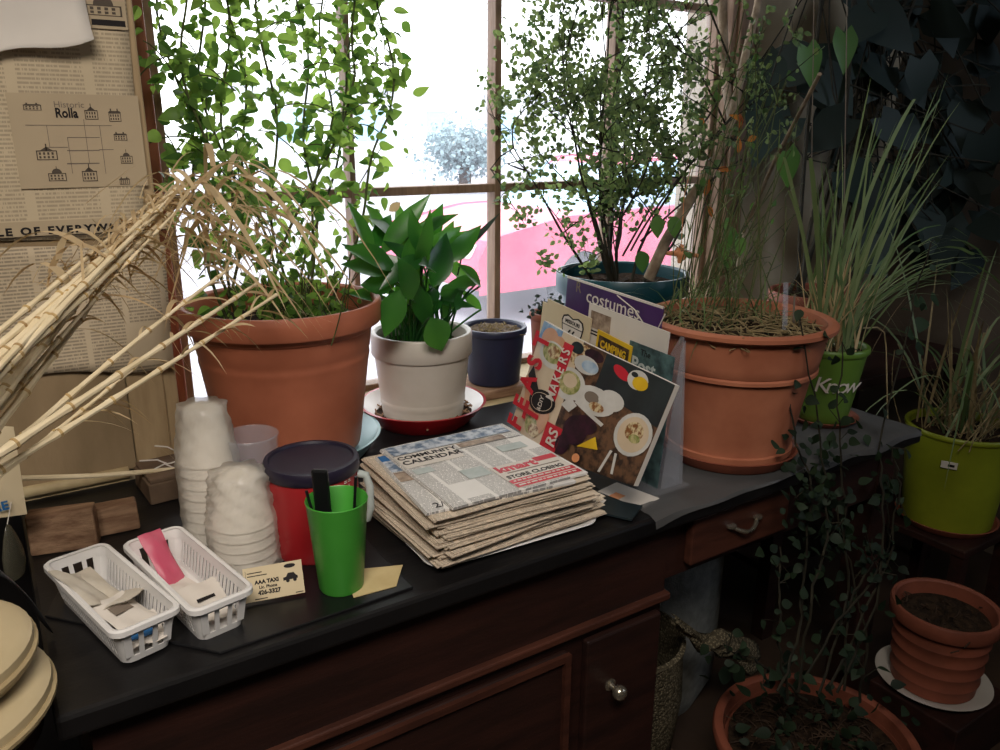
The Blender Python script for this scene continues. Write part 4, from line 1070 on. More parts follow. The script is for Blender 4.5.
def rack():
    RXX = .985
    # clear display holder: back plate and floor, facing the baskets
    t = thing('display_holder', 'clear plastic brochure holder in front of the wide terracotta pot', 'holder', (RXX-.03, 1.10, TZ))
    MB().slab([(RXX-.004, .925, TZ+.003), (RXX-.004, 1.30, TZ+.003), (RXX-.004, 1.30, .92), (RXX-.004, 1.0, .95), (RXX-.004, .945, 1.045), (RXX-.004, .938, 1.045)], (1, 0, 0), .002).build('back_plate', 'acrylic', t, smooth=False)
    MB().box((RXX-.085, .905, TZ), (RXX+.004, 1.30, TZ+.003)).build('floor_plate', 'acrylic', t, smooth=False)
    MB().slab([(RXX-.055, .915, TZ+.003), (RXX-.004, .915, TZ+.003), (RXX-.004, .932, 1.04), (RXX-.012, .932, 1.02)], (0, 1, 0), .002).build('side_plate', 'acrylic', t, smooth=False)
    def leaflet(name, label, y0, y1, z0, z1, x, mat, th=.0025, lean=.03, tilt=0, cat='brochure'):
        # stands on the holder floor, facing -X; text direction runs towards -Y
        o = V((x, y1, z0)); t = thing(name, label, cat, o, group='brochures in the clear holder')
        T = frame(o, (0, -1, -tilt), (lean, 0, 1))
        w, h = y1-y0, z1-z0
        MB().box((0, 0, -th), (w, h, 0), 0, T).build('cover', mat, t, smooth=False)
        return t, T, w, h
    ZB = TZ+.004
    def rect(t, nm, mat, T, x0, y0, x1, y1, dz=.0003): return MB().box((x0, y0, 0), (x1, y1, dz), 0, T).build(nm, mat, t, smooth=False)
    t, T, w, h = leaflet('brochure', 'purple costumes brochure, tallest at the back of the clear holder', .990, 1.258, ZB, 1.106, RXX-.030, 'purple', tilt=.05)
    text('lettering', 'costumes', .036, T @ M.Translation((.062, h-.036, .0006)), 'paper', t, sx=1.1)
    text('lettering', 'R', .03, T @ M.Translation((.028, h-.024, .0006)), 'inkgrey', t)
    b = MB().box((-.001, h-.003, -.003), (w, h+.001, .0006), 0, T); b.build('page_edge', 'paper', t, smooth=False)
    b = MB(); b.tube([T @ V(p) for p in ((.15, h-.005, .001), (.20, h-.02, .001), (.235, h-.045, .001), (.262, h-.04, .001), (.275, h-.01, .001))], .0012, 5); b.build('swirl_line', 'paper', t)
    t, T, w, h = leaflet('brochure', 'plain white folded sheet with small photo, before the purple brochure', .965, 1.18, ZB, 1.068, RXX-.036, 'paper', tilt=.06)
    rect(t, 'picture', 'photo2', T, .008, h-.045, .066, h-.012); b = MB()
    for yy in (h-.052, h-.058): b.box((.006, yy, 0), (.07, yy+.003, .0004), 0, T)
    b.build('caption', 'ink', t, smooth=False)
    t, T, w, h = leaflet('brochure', 'cream Missouri road map card with route shield, left in the holder', 1.165, 1.305, ZB, 1.058, RXX-.050, 'papertan', tilt=.10)
    b = MB(); sh = [(.0, .0), (.012, -.010), (.022, -.03), (.02, -.048), (.0, -.06), (-.02, -.048), (-.022, -.03), (-.012, -.010)]
    def shield(k, mi, dz): b.poly([T @ V((.088+x*k*1.4, h-.012+(y+.03)*k-.03, dz)) for x, y in ((-.022, -.004), (-.012, .001), (0, -.004), (.012, .001), (.022, -.004), (.025, -.014), (.023, -.03), (.017, -.045), (0, -.06), (-.017, -.045), (-.023, -.03), (-.025, -.014))][::-1], mi)
    shield(1.0, 0, .0006); shield(.9, 1, .001); b.build('route_shield', ['ink', 'paper'], t, smooth=False)
    text('lettering', 'MISSOURI', .0105, T @ M.Translation((.088, h-.028, .0014)), 'ink', t, 'CENTER', bold=.0002); rect(t, 'shield_bar', 'ink', T, .056, h-.0335, .120, h-.032, .0013)
    text('lettering', '66', .024, T @ M.Translation((.088, h-.056, .0014)), 'ink', t, 'CENTER', bold=.0008)
    t, T, w, h = leaflet('brochure', 'another cream card peeping out left of the Missouri card', 1.27, 1.325, ZB, 1.048, RXX-.046, 'papertan', tilt=.10)
    t, T, w, h = leaflet('brochure', 'yellow CAMPING booklet low in the middle of the holder', 1.040, 1.135, ZB, 1.032, RXX-.060, 'yellow', tilt=.12)
    rect(t, 'title_panel', 'magbrown', T, .006, h-.034, .090, h-.008); text('lettering', 'CAMPING', .020, T @ M.Translation((.048, h-.029, .0008)), 'yellow', t, 'CENTER', bold=.0006, sx=.80)
    t, T, w, h = leaflet('brochure', 'grey-green booklet with blocky title right of the yellow one', .925, 1.034, ZB, 1.028, RXX-.056, 'magteal', tilt=.05)
    text('lettering', 'The', .016, T @ M.Translation((.03, h-.018, .0006)), 'ink', t); text('lettering', 'Post', .034, T @ M.Translation((.010, h-.048, .0006)), 'tintgrey', t, bold=.0008)
    # ---- the large food magazine leaning on the stack and the holder
    A, B, C_ = V((.874, 1.202, 1.036)), V((.861, .838, .993)), V((.816, .851, .844))
    bc = (C_-B).normalized(); ab = (B-A).normalized(); ab = (ab-bc*ab.dot(bc)).normalized(); L, W = (B-A).length, .214
    # page frame: reading direction runs from the lower edge up the left side; local x along ab (0..L), y along -bc from lower edge
    T = frame(A+bc*W, ab, -bc)                        # origin lower left in the photograph, x right along the long side, y up
    t = thing('magazine', 'large food magazine with red lettering leaning across the brochure holder', 'magazine', A+bc*W)
    T2 = T
    nrm = T.to_3x3() @ V((0, 0, 1))
    n_ = 14; b = MB()
    def zc(u): return .010*math.sin(PI*min(1, u*1.15))-.016*max(0, .22-u)**1*2
    vs = []
    for th in (-.010, -.0005):
        for i in range(n_+1):
            for j in range(2): u = i/n_; vs.append(T @ V((L*u, W-(W-W*j)*(1-.2*u*u), zc(u)+th+.012*(1-j)*u)))
    k = 2*(n_+1); fs = []
    for i in range(n_): fs += [(2*i, 2*i+1, 2*i+3, 2*i+2), (k+2*i, k+2*i+2, k+2*i+3, k+2*i+1), (2*i, 2*i+2, k+2*i+2, k+2*i), (2*i+3, 2*i+1, k+2*i+1, k+2*i+3)]
    fs += [(1, 0, k, k+1), (2*n_, 2*n_+1, k+2*n_+1, k+2*n_)]
    b.add(vs, fs).build('page', 'paper', t)
    def P(x, y, dz=0): return T @ V((x, W-(W-y)*(1-.2*(x/L)**2), zc(x/L)+.0003+dz+.012*(1-y/W)*x/L))
    def patch(b, pts, mi=0, dz=0, sub=6):
        # polygon laid on the curved cover: strips along x
        xs = sorted(set([p[0] for p in pts])); x0, x1 = xs[0], xs[-1]; n = max(2, int((x1-x0)/L*24))
        def yr(x):
            ys = []
            for i in range(len(pts)):
                (xa, ya), (xb, yb) = pts[i], pts[(i+1) % len(pts)]
                if min(xa, xb)-1e-9 <= x <= max(xa, xb)+1e-9:
                    if abs(xb-xa) < 1e-9: ys += [ya, yb]
                    else: ys.append(ya+(yb-ya)*(x-xa)/(xb-xa))
            return min(ys), max(ys)
        cuts = sorted(set(xs+[x0+(x1-x0)*i/n for i in range(n+1)])); vs = []
        for x in cuts:
            a, c = yr(x); vs += [P(x, a, dz), P(x, c, dz)]
        b.add(vs, [(2*i, 2*i+2, 2*i+3, 2*i+1) for i in range(len(cuts)-1)], mi)
    def ell(cx, cy, rx, ry, rot=0, n=22): return [(cx+rx*math.cos(q)*math.cos(rot)-ry*math.sin(q)*math.sin(rot), cy+rx*math.cos(q)*math.sin(rot)+ry*math.sin(q)*math.cos(rot)) for q in (2*PI*i/n for i in range(n))]
    mats_ = ['magcream', 'magwhite', 'magfood', 'magdark', 'maggreen', 'inkred', 'ink', 'skin', 'maggrape', 'yellow', 'orange', 'magblue', 'magbrown', 'inkgrey']
    IX = {m: i for i, m in enumerate(mats_)}
    b = MB()
    def D(mat, pts, lvl): patch(b, pts, IX[mat], .00022*lvl)
    # work in fractions of the page seen from the front: u right (0..1), v up (0..1)
    def uv(pts): return [(u*L, v*W) for u, v in pts]
    def E(mat, cu_, cv, ru, rv_, lvl, rot=0): D(mat, ell(cu_*L, cv*W, ru*L, rv_*W, rot), lvl)
    D('magcream', uv([(0, 0), (.42, 0), (.42, 1), (0, 1)]), 0)
    D('magbrown', uv([(.40, 0), (1, 0), (1, 1), (.40, 1)]), 1)
    D('magblue', uv([(0, .80), (.22, .90), (.22, 1), (0, 1)]), 1)
    E('skin', .12, .88, .09, .10, 2); E('skin', .22, .86, .07, .09, 3)
    E('magwhite', .19, .77, .135, .115, 4); E('maggreen', .19, .785, .105, .085, 5); E('magfood', .20, .80, .06, .055, 6)
    D('inkred', uv([(.262, .395), (.345, .395), (.345, .93), (.262, .93)]), 7)
    E('magfood', .42, .88, .10, .10, 3); E('magdark', .37, .93, .05, .05, 4); E('maggrape', .50, .93, .07, .05, 4)
    E('magwhite', .47, .83, .09, .075, 5); E('magblue', .50, .83, .06, .05, 6)
    D('magdark', uv([(.575, .70), (1, .58), (1, 1), (.575, 1)]), 5)
    E('inkred', .70, .90, .06, .045, 7, -.3); E('magwhite', .80, .90, .06, .085, 8); E('yellow', .82, .88, .045, .06, 9); E('magdark', .775, .935, .02, .022, 10)
    E('magwhite', .40, .62, .12, .14, 6); E('maggreen', .40, .63, .085, .10, 7); E('magcream', .40, .65, .055, .06, 8)
    E('magwhite', .60, .58, .14, .12, 6); E('inkgrey', .58, .60, .05, .05, 7); E('magwhite', .70, .64, .08, .09, 8); E('magfood', .63, .54, .05, .04, 9)
    E('magwhite', .89, .44, .11, .20, 9); E('magcream', .89, .44, .09, .165, 10); E('magfood', .89, .47, .055, .09, 11); E('maggreen', .905, .41, .035, .04, 12)
    E('ink', .235, .36, .125, .105, 9, .12); E('magcream', .235, .36, .100, .080, 10, .12); E('ink', .235, .36, .096, .075, 11, .12)
    D('ink', uv([(.02, .50), (.05, .60), (.20, .41), (.15, .32)]), 8)
    D('skin', uv([(.0, .48), (.04, .50), (.21, .24), (.19, .10), (.11, .13)]), 7)
    E('skin', .28, .235, .065, .11, 8, .2); E('maggreen', .21, .13, .06, .08, 9); E('skin', .315, .20, .025, .10, 10, -.2); E('magfood', .25, .10, .05, .06, 10)
    D('inkred', uv([(.34, .0), (.47, .0), (.47, .24), (.34, .24)]), 9)
    E('maggrape', .55, .28, .085, .13, 8); E('maggrape', .60, .36, .08, .08, 9); D('yellow', uv([(.60, .16), (.73, .20), (.69, .30)]), 10); E('maggrape', .50, .12, .05, .09, 9)
    D('magwhite', uv([(.485, .50), (.70, .40), (.71, .43), (.50, .53)]), 10); D('magwhite', uv([(.40, .43), (.47, .40), (.51, .48), (.44, .53)]), 11)
    D('magwhite', uv([(.80, .24), (.815, .24), (.79, .02), (.775, .02)]), 12); D('magwhite', uv([(.83, .23), (.845, .23), (.865, .04), (.85, .04)]), 12)
    E('orange', .62, .06, .025, .04, 11)
    b.build('cover_picture', mats_, t, angle=20)
    # red title letters up the left side, read from below
    Tt = T @ M.Rotation(PI/2, 4, 'Z')
    def up(nm, s, sz, u, v, mat, **kw):
        o = P(u*L, v*W, .0036); ex = T.to_3x3() @ V((0, 1, 0)); ey = T.to_3x3() @ V((-1, 0, 0))
        text(nm, s, sz, frame(o, ex, ey), mat, t, **kw)
    for ch, v in (('F', .015), ('E', .195), ('A', .375), ('S', .59), ('T', .775)): up('title', ch, .062, .128, v, 'inkred', bold=.0026, sx=.72)
    up('title', 'T', .060, .255, .15, 'inkred', bold=.0024, sx=.85)
    for i, ch in enumerate('MAKERS'): up('title', ch, .034, .337, .415+.084*i, 'paper', bold=.0005, sx=.62)
    up('title', 'RS', .036, .455, .05, 'paper', bold=.0006, sx=.85); up('title', '&DIY', .016, .258, .28, 'paper', sx=.8)
    # papers lying under its lower corner, beside the stack
    for i, (nm, lb, x, y, rz, w, l, mat) in enumerate((('leaflet', 'white leaflet with dark corner under the magazine, right of the newspapers', .845, .925, 12, .10, .09, 'paper'), ('leaflet', 'navy leaflet lying at the right foot of the newspapers', .815, .892, 30, .055, .06, 'magdark'))):
        z = TZ+.0005+i*.004
        t2 = thing(nm, lb, 'leaflet', (x, y, z), R(rz)); T = wmat(t2)
        MB().box((-w/2, -l/2, 0), (w/2, l/2, .0035), 0, T).build('sheet', mat, t2, smooth=False)
        if i == 0:
            MB().box((-w*.2, -l/2, .0035), (-w*.05, l/2, .0038), 0, T).build('print', 'magdark', t2, smooth=False); MB().box((-.005, .0, .0038), (.015, .02, .0041), 0, T).build('print', 'orange', t2, smooth=False)
rack()
# ================================================================== LEFT WALL
def left_wall():
    Y = BF-.0142
    def sheet(name, label, pts, y, mat, curl=0, cat='poster', n=12):
        # pts: corner positions on the wall, anticlockwise from lower left
        (ll, lr, ur, ul) = [ony(px, py, y) for px, py in pts]
        o = lerp(ll, lr, .5); t = thing(name, label, cat, (o.x, y, o.z))
        b = MB(); vs = []
        for i in range(n+1):
            for j in range(n+1):
                u, v_ = i/n, j/n; p = lerp(lerp(ll, lr, u), lerp(ul, ur, u), v_)
                off = curl*((1-v_)**3)*(1.2*abs(u-.4)+.3)+.0012*math.sin(u*7+v_*5)
                vs.append(p+V((0, -.0025-off, (-.006*math.sin(u*9)*(1-v_)**4 if curl else 0))))
        b.add(vs, [(i*(n+1)+j, (i+1)*(n+1)+j, (i+1)*(n+1)+j+1, i*(n+1)+j+1) for i in range(n) for j in range(n)])
        b.build('sheet', mat, t, solid=.0008)
        return t
    # large town poster
    t = sheet('poster', 'big printed town poster with small map drawings on the left wall', [(-90, 246), (146, 240), (122, -12), (-90, -12)], Y, 'poster')
    yy = Y-.006
    def W(px, py): return ony(px, py, yy)
    X, Zv = V((1, 0, 0)), V((0, 0, 1))
    def wt(nm, s, px, py, sz, mat='ink', **kw): text(nm, s, sz, frame(W(px, py), X, Zv), mat, t, **kw)
    mp = MB(); a, c = W(20, 192), W(136, 98)
    mp.box((a.x, yy+.0005, a.z), (c.x, yy+.001, c.z)); mp.build('map_panel', 'posterplain', t, smooth=False)
    a, c = W(83, 84), W(122, 28); 
    top = MB(); top.box((W(82, 0).x, yy+.0004, W(82, 30).z), (W(122, 0).x, yy+.0009, W(82, -6).z)); top.build('picture_panel', 'posterplain', t, smooth=False)
    b = MB().box((W(86, 0).x, yy, W(86, 27).z), (W(120, 0).x, yy+.0003, W(86, 21).z)); b.build('caption_bar', 'ink', t, smooth=False)
    wt('heading', 'Historic', 52, 110, .013, 'inkgrey'); wt('heading', 'Rolla', 54, 120, .0195, bold=.0006, sx=.78, space=1.02)
    wt('lettering', 'LE OF EVERYWHERE', -4, 239.5, .0155, bold=.0007, sx=1.18, space=1.32)
    b = MB().box((W(-80, 0).x, yy, W(0, 242.5).z), (W(145, 0).x, yy+.0003, W(0, 241.7).z)); b.build('rule', 'ink', t, smooth=False)
    bd = MB().box((W(-88, 0).x, yy+.0006, W(0, 241).z), (W(143, 0).x, yy+.001, W(0, 226).z)); bd.build('title_band', 'posterplain', t, smooth=False)
    def bld(px, py, w, h, kind):
        # little line drawing of a building: outline bars, windows and a roof
        o = W(px, py); s = (W(px+w, py)-o).x; hh = h*s/w; b = MB()
        def bar(x0, z0, x1, z1): b.box((o.x+x0*s, yy-.0002, o.z+z0*hh), (o.x+x1*s, yy+.0004, o.z+z1*hh))
        bar(0, 0, 1, .05); bar(0, 0, .05, .6); bar(.95, 0, 1, .6); bar(0, .56, 1, .62)
        for i in range(4):
            x = .12+.2*i; bar(x, .12, x+.1, .26); bar(x, .34, x+.1, .5)
        if kind == 0:
            bar(.47, .6, .53, 1.05); b.poly([V((o.x+x*s, yy-.0002, o.z+z*hh)) for x, z in ((.2, .62), (.8, .62), (.5, .86))])
        elif kind == 1:
            b.poly([V((o.x+x*s, yy-.0002, o.z+z*hh)) for x, z in ((-.05, .62), (1.05, .62), (.9, .74), (.1, .74))]); bar(.15, .7, .25, .9); bar(.7, .7, .8, .9)
        else:
            b.lathe([(0, 0), (s*.28, 0)], (0, 0, 0), 14, 0, 0, PI, T=M.Translation((o.x+.5*s, yy-.0002, o.z+.62*hh)) @ M.Rotation(PI/2, 4, 'X')); bar(.48, .9, .52, 1.15)
        b.build('building_drawing', 'inkmid', t, smooth=False)
    for args in ((22, 113, 18, 9, 1), (84, 122, 13, 16, 0), (108, 124, 12, 15, 1), (36, 163, 21, 17, 0), (48, 184, 18, 14, 2), (82, 184, 15, 18, 0), (113, 143, 13, 10, 1), (120, 166, 12, 13, 2), (119, 187, 10, 9, 1), (84, 17, 36, 17, 2)): bld(*args)
    mb = MB()
    for (x0, y0, x1, y1) in ((24, 128, 82, 128.6), (45, 128, 45.6, 150), (66, 140, 66.6, 176), (66, 140, 98, 140.6), (82, 122, 82.6, 166), (98, 128, 98.6, 176), (66, 166, 98, 166.6), (82, 128, 110, 128.6), (98, 152, 112, 152.6), (45, 150, 66, 150.6), (66, 153, 98, 153.5)):
        p, q = (W(x0, y0), W(x1, y0)) if x1-x0 > 2 else (W(x0, y0), V((W(x0, y0).x, yy, W(x0, y1).z))); mb.box((min(p.x, q.x)-.0004, yy, min(p.z, q.z)-.0004), (max(p.x, q.x)+.0004, yy+.0004, max(p.z, q.z)+.0004))
    mb.build('street_line', 'inkgrey', t, smooth=False)
    # blank sheet taped over its top left corner
    t2 = sheet('paper_sheet', 'blank pale sheet curling over the poster at top left', [(-90, 76), (89, 42), (80, -14), (-90, -14)], Y-.010, 'paper', .028, 'paper')
    # old newspaper sheet under the poster, lower edge ragged
    sheet('newspaper_clipping', 'yellowed newspaper page pinned below the town poster', [(-90, 392), (172, 366), (164, 246), (-90, 252)], Y+.001, 'poster2', .012, 'clipping')
    # curved dark hook and dried tendril on the wooden trim
    # hanging card with blue letters
    yc = 1.20
    t3 = thing('hanging_card', 'cream card with blue letters RE hanging at the left edge', 'card', ony(0, 520, yc))
    p = [ony(-60, 530, yc), ony(28, 517, yc-.01), ony(14, 430, yc), ony(-60, 425, yc)]
    MB().slab(p, (0, 1, 0), .0012).build('card_stock', 'papertan', t3, smooth=False)
    text('lettering', 'RE', .0175, frame(ony(-6, 515.5, yc-.0125), (1, -.1, .06), (0, 0, 1)), 'inkblue', t3, bold=.0006, sx=1.0)
    s = MB(); h_ = ony(-30, 440, yc); s.tube([h_, V((h_.x, h_.y, 2.599))], .0008, 4); s.build('string', 'paper', t3)
    # smoky leaf-shaped ornament on the string
    o = ony(19, 582, 1.17); b = MB()
    prof = [(0, 0), (.016, .004), (.0225, .022), (.021, .042), (.013, .064), (.005, .080), (0, .084)]
    Tn = M.Translation(o) @ M.Rotation(R(57), 4, 'Z') @ M.Diagonal((1, .35, 1, 1))
    b.lathe(prof, (0, 0, 0), 20); b.v = [Tn @ q for q in b.v]
    t4 = thing('ornament', 'smoky leaf-shaped glass ornament hanging under the lettered card', 'ornament', o)
    b.build('body', 'ornament', t4); s = MB(); s.tube([o+V((0, 0, .083)), ony(12, 505, yc-.013)], .0006, 4); s.build('string', 'paper', t4)
    # planks and block at the back of the desk
    def plank(label, pts, z0, h, th, mat):
        a, c = onz(*pts[0], z0), onz(*pts[1], z0); d = (c-a).normalized(); n = V((-d.y, d.x, 0))
        b = MB(); b.add([a, c, c+n*th, a+n*th, a+V((0, .012, h)), c+V((0, .012, h*1.02)), c+n*th+V((0, .012, h)), a+n*th+V((0, .012, h))], [(0, 3, 2, 1), (4, 5, 6, 7), (0, 1, 5, 4), (1, 2, 6, 5), (2, 3, 7, 6), (3, 0, 4, 7)])
        tag(b.build('plank', mat, smooth=False, bevel=.003), label, 'wood', 'offcuts at the back of the desk')
    plank('weathered plank standing behind the left basket', [(32, 560), (100, 550)], TZ+.001, .058, .03, 'wood1')
    plank('smaller brown plank end behind the gap between the baskets', [(100, 540), (142, 531)], TZ+.001, .04, .03, 'wood1')
    a = V((.172, 1.325, TZ+.001))
    b = MB().box((0, 0, 0), (.075, .10, .036), 0, M.Translation(a) @ M.Rotation(R(4), 4, 'Z')); b.box((.003, .002, .036), (.073, .098, .044), 0, M.Translation(a) @ M.Rotation(R(4), 4, 'Z'))
    tag(b.build('wooden_block', 'wood2', smooth=False, bevel=.002), 'square grey-brown wood block at the back of the desk left of the foam cups', 'block')
    # dry stalk lying across the trim, and thin white cords on the block
    b = MB(); pts = [ony(x, y, 1.36) for x, y in ((22, 481), (60, 480), (100, 478), (135, 475), (165, 472), (182, 470))]
    b.tube(pts, [.0042, .0048, .0040, .0044, .0038, .003], 8); tag(b.build('dry_stalk', 'dry'), 'single dry stalk lying level along the foot of the pinboard', 'stalk')
    b = MB(); b.tube([ony(x, y, 1.37) for x, y in ((140, 463), (158, 462), (168, 466), (178, 463), (180, 455), (168, 449), (155, 448))], .0013, 5)
    b.tube([ony(x, y, 1.36) for x, y in ((150, 474), (165, 466), (175, 470), (184, 468))], .0013, 5)
    tag(b.build('cord', 'paper'), 'loop of thin white cord on the grey-brown wood block', 'cord')
left_wall()

def dried_bunch():
    r_ = random.Random(17)
    o = ony(-60, 520, .9)
    t = thing('dried_stalk_bunch', 'bunch of dried jointed stalks sweeping in from the left edge over the big pot', 'dried plant', (o.x, o.y, o.z))
    lf = MB()
    main = [((-30, 358), (160, 195), 1.2), ((-30, 372), (178, 188), 1.21), ((-30, 386), (150, 212), 1.18), ((-30, 398), (186, 196), 1.19), ((-30, 410), (166, 206), 1.16), ((-30, 422), (172, 188), 1.2), ((-30, 434), (152, 218), 1.17), ((-30, 446), (168, 200), 1.15), ((-30, 452), (192, 196), 1.18), ((-30, 466), (140, 236), 1.14), ((-30, 405), (138, 222), 1.19), ((-30, 440), (128, 240), 1.16),
            ((-30, 478), (258, 284), 1.13), ((-30, 492), (276, 296), 1.12), ((-30, 484), (232, 268), 1.15), ((-30, 500), (150, 356), 1.08)]
    for (x0, y0), (x1, y1), Y in main:
        a = ony(x0+r_.uniform(-4, 4), y0, .92+r_.uniform(-.04, .05)); c = ony(x1, y1, Y+r_.uniform(-.03, .03)); m_ = lerp(a, c, .5)+V((0, 0, r_.uniform(-.012, .014)))
        pts = bez(a, m_, c, 26); rad = []
        ph = r_.randrange(4)
        for i in range(27):
            base = .0039*(1-.5*i/26)*(1+.25*math.sin(x1*3.1+y0)); rad.append(base*(1.35 if (i+ph) % 4 == 0 else 1))
        b = MB(); b.tube(pts, rad, 8)
        for i in range(27):
            if (i+ph) % 4 == 0 and 0 < i < 26: 
                d = (pts[i+1]-pts[i-1]).normalized(); b.tube([pts[i]-d*.0015, pts[i]+d*.0015], rad[i]*1.14, 8, 1)
        b.build('stalk', ['dry', 'drynode'], t)
        # short side spurs and dry leaves near the tip
        for k in range(9):
            i = r_.randrange(13, 27); p = pts[i]; d = (pts[min(i+1, 26)]-pts[max(i-1, 0)]).normalized()
            e = d+V((r_.gauss(0, .5), r_.gauss(-.1, .4), r_.gauss(.1, .55)))
            lf.blade(p, e, r_.uniform(.03, .085), r_.uniform(.003, .009), r_.uniform(.3, 1.5), 9, r_.uniform(-1.5, 1.5))
    # hanging dry leaves over the vine, and twiggy tips
    for (x, y, L, W_) in ((205, 195, .12, .013), (215, 205, .13, .016), (228, 185, .12, .012), (240, 200, .11, .010), (190, 200, .10, .012), (212, 180, .13, .014), (250, 195, .12, .010), (260, 210, .12, .009), (178, 205, .10, .010), (222, 215, .12, .014)):
        p = ony(x, y-12, 1.2+r_.uniform(-.04, .06)); lf.blade(p, (r_.gauss(.4, .5), r_.gauss(0, .3), .9), L, W_, r_.uniform(1.3, 2.2), 10, r_.uniform(-1, 1), True, (1, .2, 0))
    for k in range(120):
        p = ony(r_.gauss(225, 45), r_.gauss(232, 32), r_.uniform(1.12, 1.24)); e = V((r_.gauss(.6, .6), r_.gauss(.1, .4), r_.gauss(.2, .6)))
        lf.blade(p, e, r_.uniform(.04, .10), r_.uniform(.0018, .004), r_.uniform(0, .9), 6)
    for k in range(55):
        p = ony(r_.gauss(212, 24), r_.gauss(222, 26), r_.uniform(1.12, 1.26)); lf.blade(p, (r_.gauss(.1, .6), r_.gauss(0, .4), r_.gauss(.4, .7)), r_.uniform(.04, .10), r_.uniform(.005, .012), r_.uniform(.6, 1.8), 9, r_.uniform(-1.5, 1.5), True, (1, .2, .1))
    for (x, y, a_) in ((58, 262, -2), (70, 290, 4), (50, 275, 0), (85, 250, 3)):   # papery sheaths on the bundle
        p = ony(x, y, 1.08); lf.blade(p, (r_.gauss(-.3, .3), 0, .5+r_.gauss(0, .3)), .09, .014, 1.0, 8, 1.0, True, (1, .3, .2))
    for k in range(40):
        p = ony(r_.uniform(40, 110), 0, 1.08); u = r_.uniform(0, 1); p = ony(35+85*u+r_.gauss(0, 8), 300-55*u+r_.gauss(0, 12), 1.1); lf.blade(p, (r_.gauss(.6, .5), .1, r_.gauss(.5, .4)), r_.uniform(.03, .08), r_.uniform(.002, .006), r_.uniform(0, 1), 6)
    lf.build('dry_foliage', 'dryleaf', t)
dried_bunch()

# ================================================================== LOWER LEFT: two cream cushions on a chair, black strap
def chair_corner():
    def cushion(label, pxs, Y0, z, r, th, grp):
        c = V(pxs); b = MB()
        prof = [(0, 0), (r*.9, 0), (r*.985, th*.22), (r, th*.5), (r*.985, th*.78), (r*.9, th*.97), (r*.5, th*1.05), (0, th*1.07)]
        t = thing('cushion', label, 'cushion', (c.x, c.y, z), group=grp)
        b.lathe(prof, (c.x, c.y, z), 48, wob=.012); b.build('cover', 'cushion', t)
        s = MB(); s.tube([(c.x+r*1.0*math.cos(2*PI*i/48), c.y+r*1.0*math.sin(2*PI*i/48), z+th*.5) for i in range(49)], .004, 6); s.build('piping', 'creamstrip', t)
        return t
    cx, cy = -.135, .885
    ch = thing('stool', 'tall dark stool at the left end of the desk carrying two cream cushions', 'stool', (cx, cy, 0))
    MB().lathe([(0, .755), (.105, .755), (.115, .765), (.115, .785), (.108, .79), (0, .79)], (cx, cy, 0), 40).build('seat', 'mahog', ch)
    for a in (45, 135, 225, 315):
        q = R(a); MB().tube([(cx+.12*math.cos(q), cy+.12*math.sin(q), 0), (cx+.08*math.cos(q), cy+.08*math.sin(q), .76)], [.014, .018], 10).build('leg', 'mahog', ch)
    cushion('lower of the two round cream cushions at the left edge', (cx+.004, cy-.006, 0), 0, .791, .126, .042, 'cream cushions')
    cushion('upper of the two round cream cushions at the left edge', (cx, cy+.012, 0), 0, .836, .120, .042, 'cream cushions')
    b = MB(); pts = [ony(-25, 566, 1.0), ony(2, 574, 1.0), ony(20, 590, 1.0), ony(34, 606, 1.0), ony(44, 624, .99), onz(52, 634, TZ+.006)]
    vs = []
    for p in pts: vs += [p+V((.006, -.006, -.008)), p+V((-.006, .006, .008))]
    b.add(vs, [(2*i, 2*i+1, 2*i+3, 2*i+2) for i in range(len(pts)-1)])
    tag(b.build('strap', 'cable', solid=.003, sub=2), 'black webbing strap curling over the cream cushions onto the desk corner', 'strap')
chair_corner()

# ================================================================== RIGHT SIDE
def sheeting():
    r_ = random.Random(6); b = MB(); nx, ny = 46, 26; vs = []
    x0, x1, y0, y1 = .845, 1.60, .832, 1.12
    for i in range(nx+1):
        for j in range(ny+1):
            u, v_ = i/nx, j/ny; x = x0+(x1-x0)*u; s_ = y0+(y1-y0)*v_
            z = TZ+.0022+.0016*abs(math.sin(x*61+s_*23))+.0016*abs(math.sin(x*17-s_*71)); y = s_
            lim = .846-.0
            if s_ < lim: y = .842-.012*(lim-s_)/.05-.004*math.sin(x*40); z = TZ+.002-(lim-s_)*(.75+.35*math.sin(x*9+1)+.2*math.sin(x*31))
            if x > 1.10 and x < 1.26: z = min(z, TZ+.0018) if s_ > lim else z
            if s_ >= lim and (x-1.168)**2+(s_-.982)**2 < .14**2: z = TZ+.0012
            if (x-1.486)**2+(s_-.998)**2 < .085**2 or s_ > .895 and x < .99: z = TZ+.0004
            vs.append((x, y, z))
    b.add(vs, [(i*(ny+1)+j, (i+1)*(ny+1)+j, (i+1)*(ny+1)+j+1, i*(ny+1)+j+1) for i in range(nx) for j in range(ny)])
    tag(b.build('plastic_sheet', 'sheeting'), 'wrinkled grey plastic sheet under the terracotta pot, hanging over the desk edge', 'sheet')
sheeting()

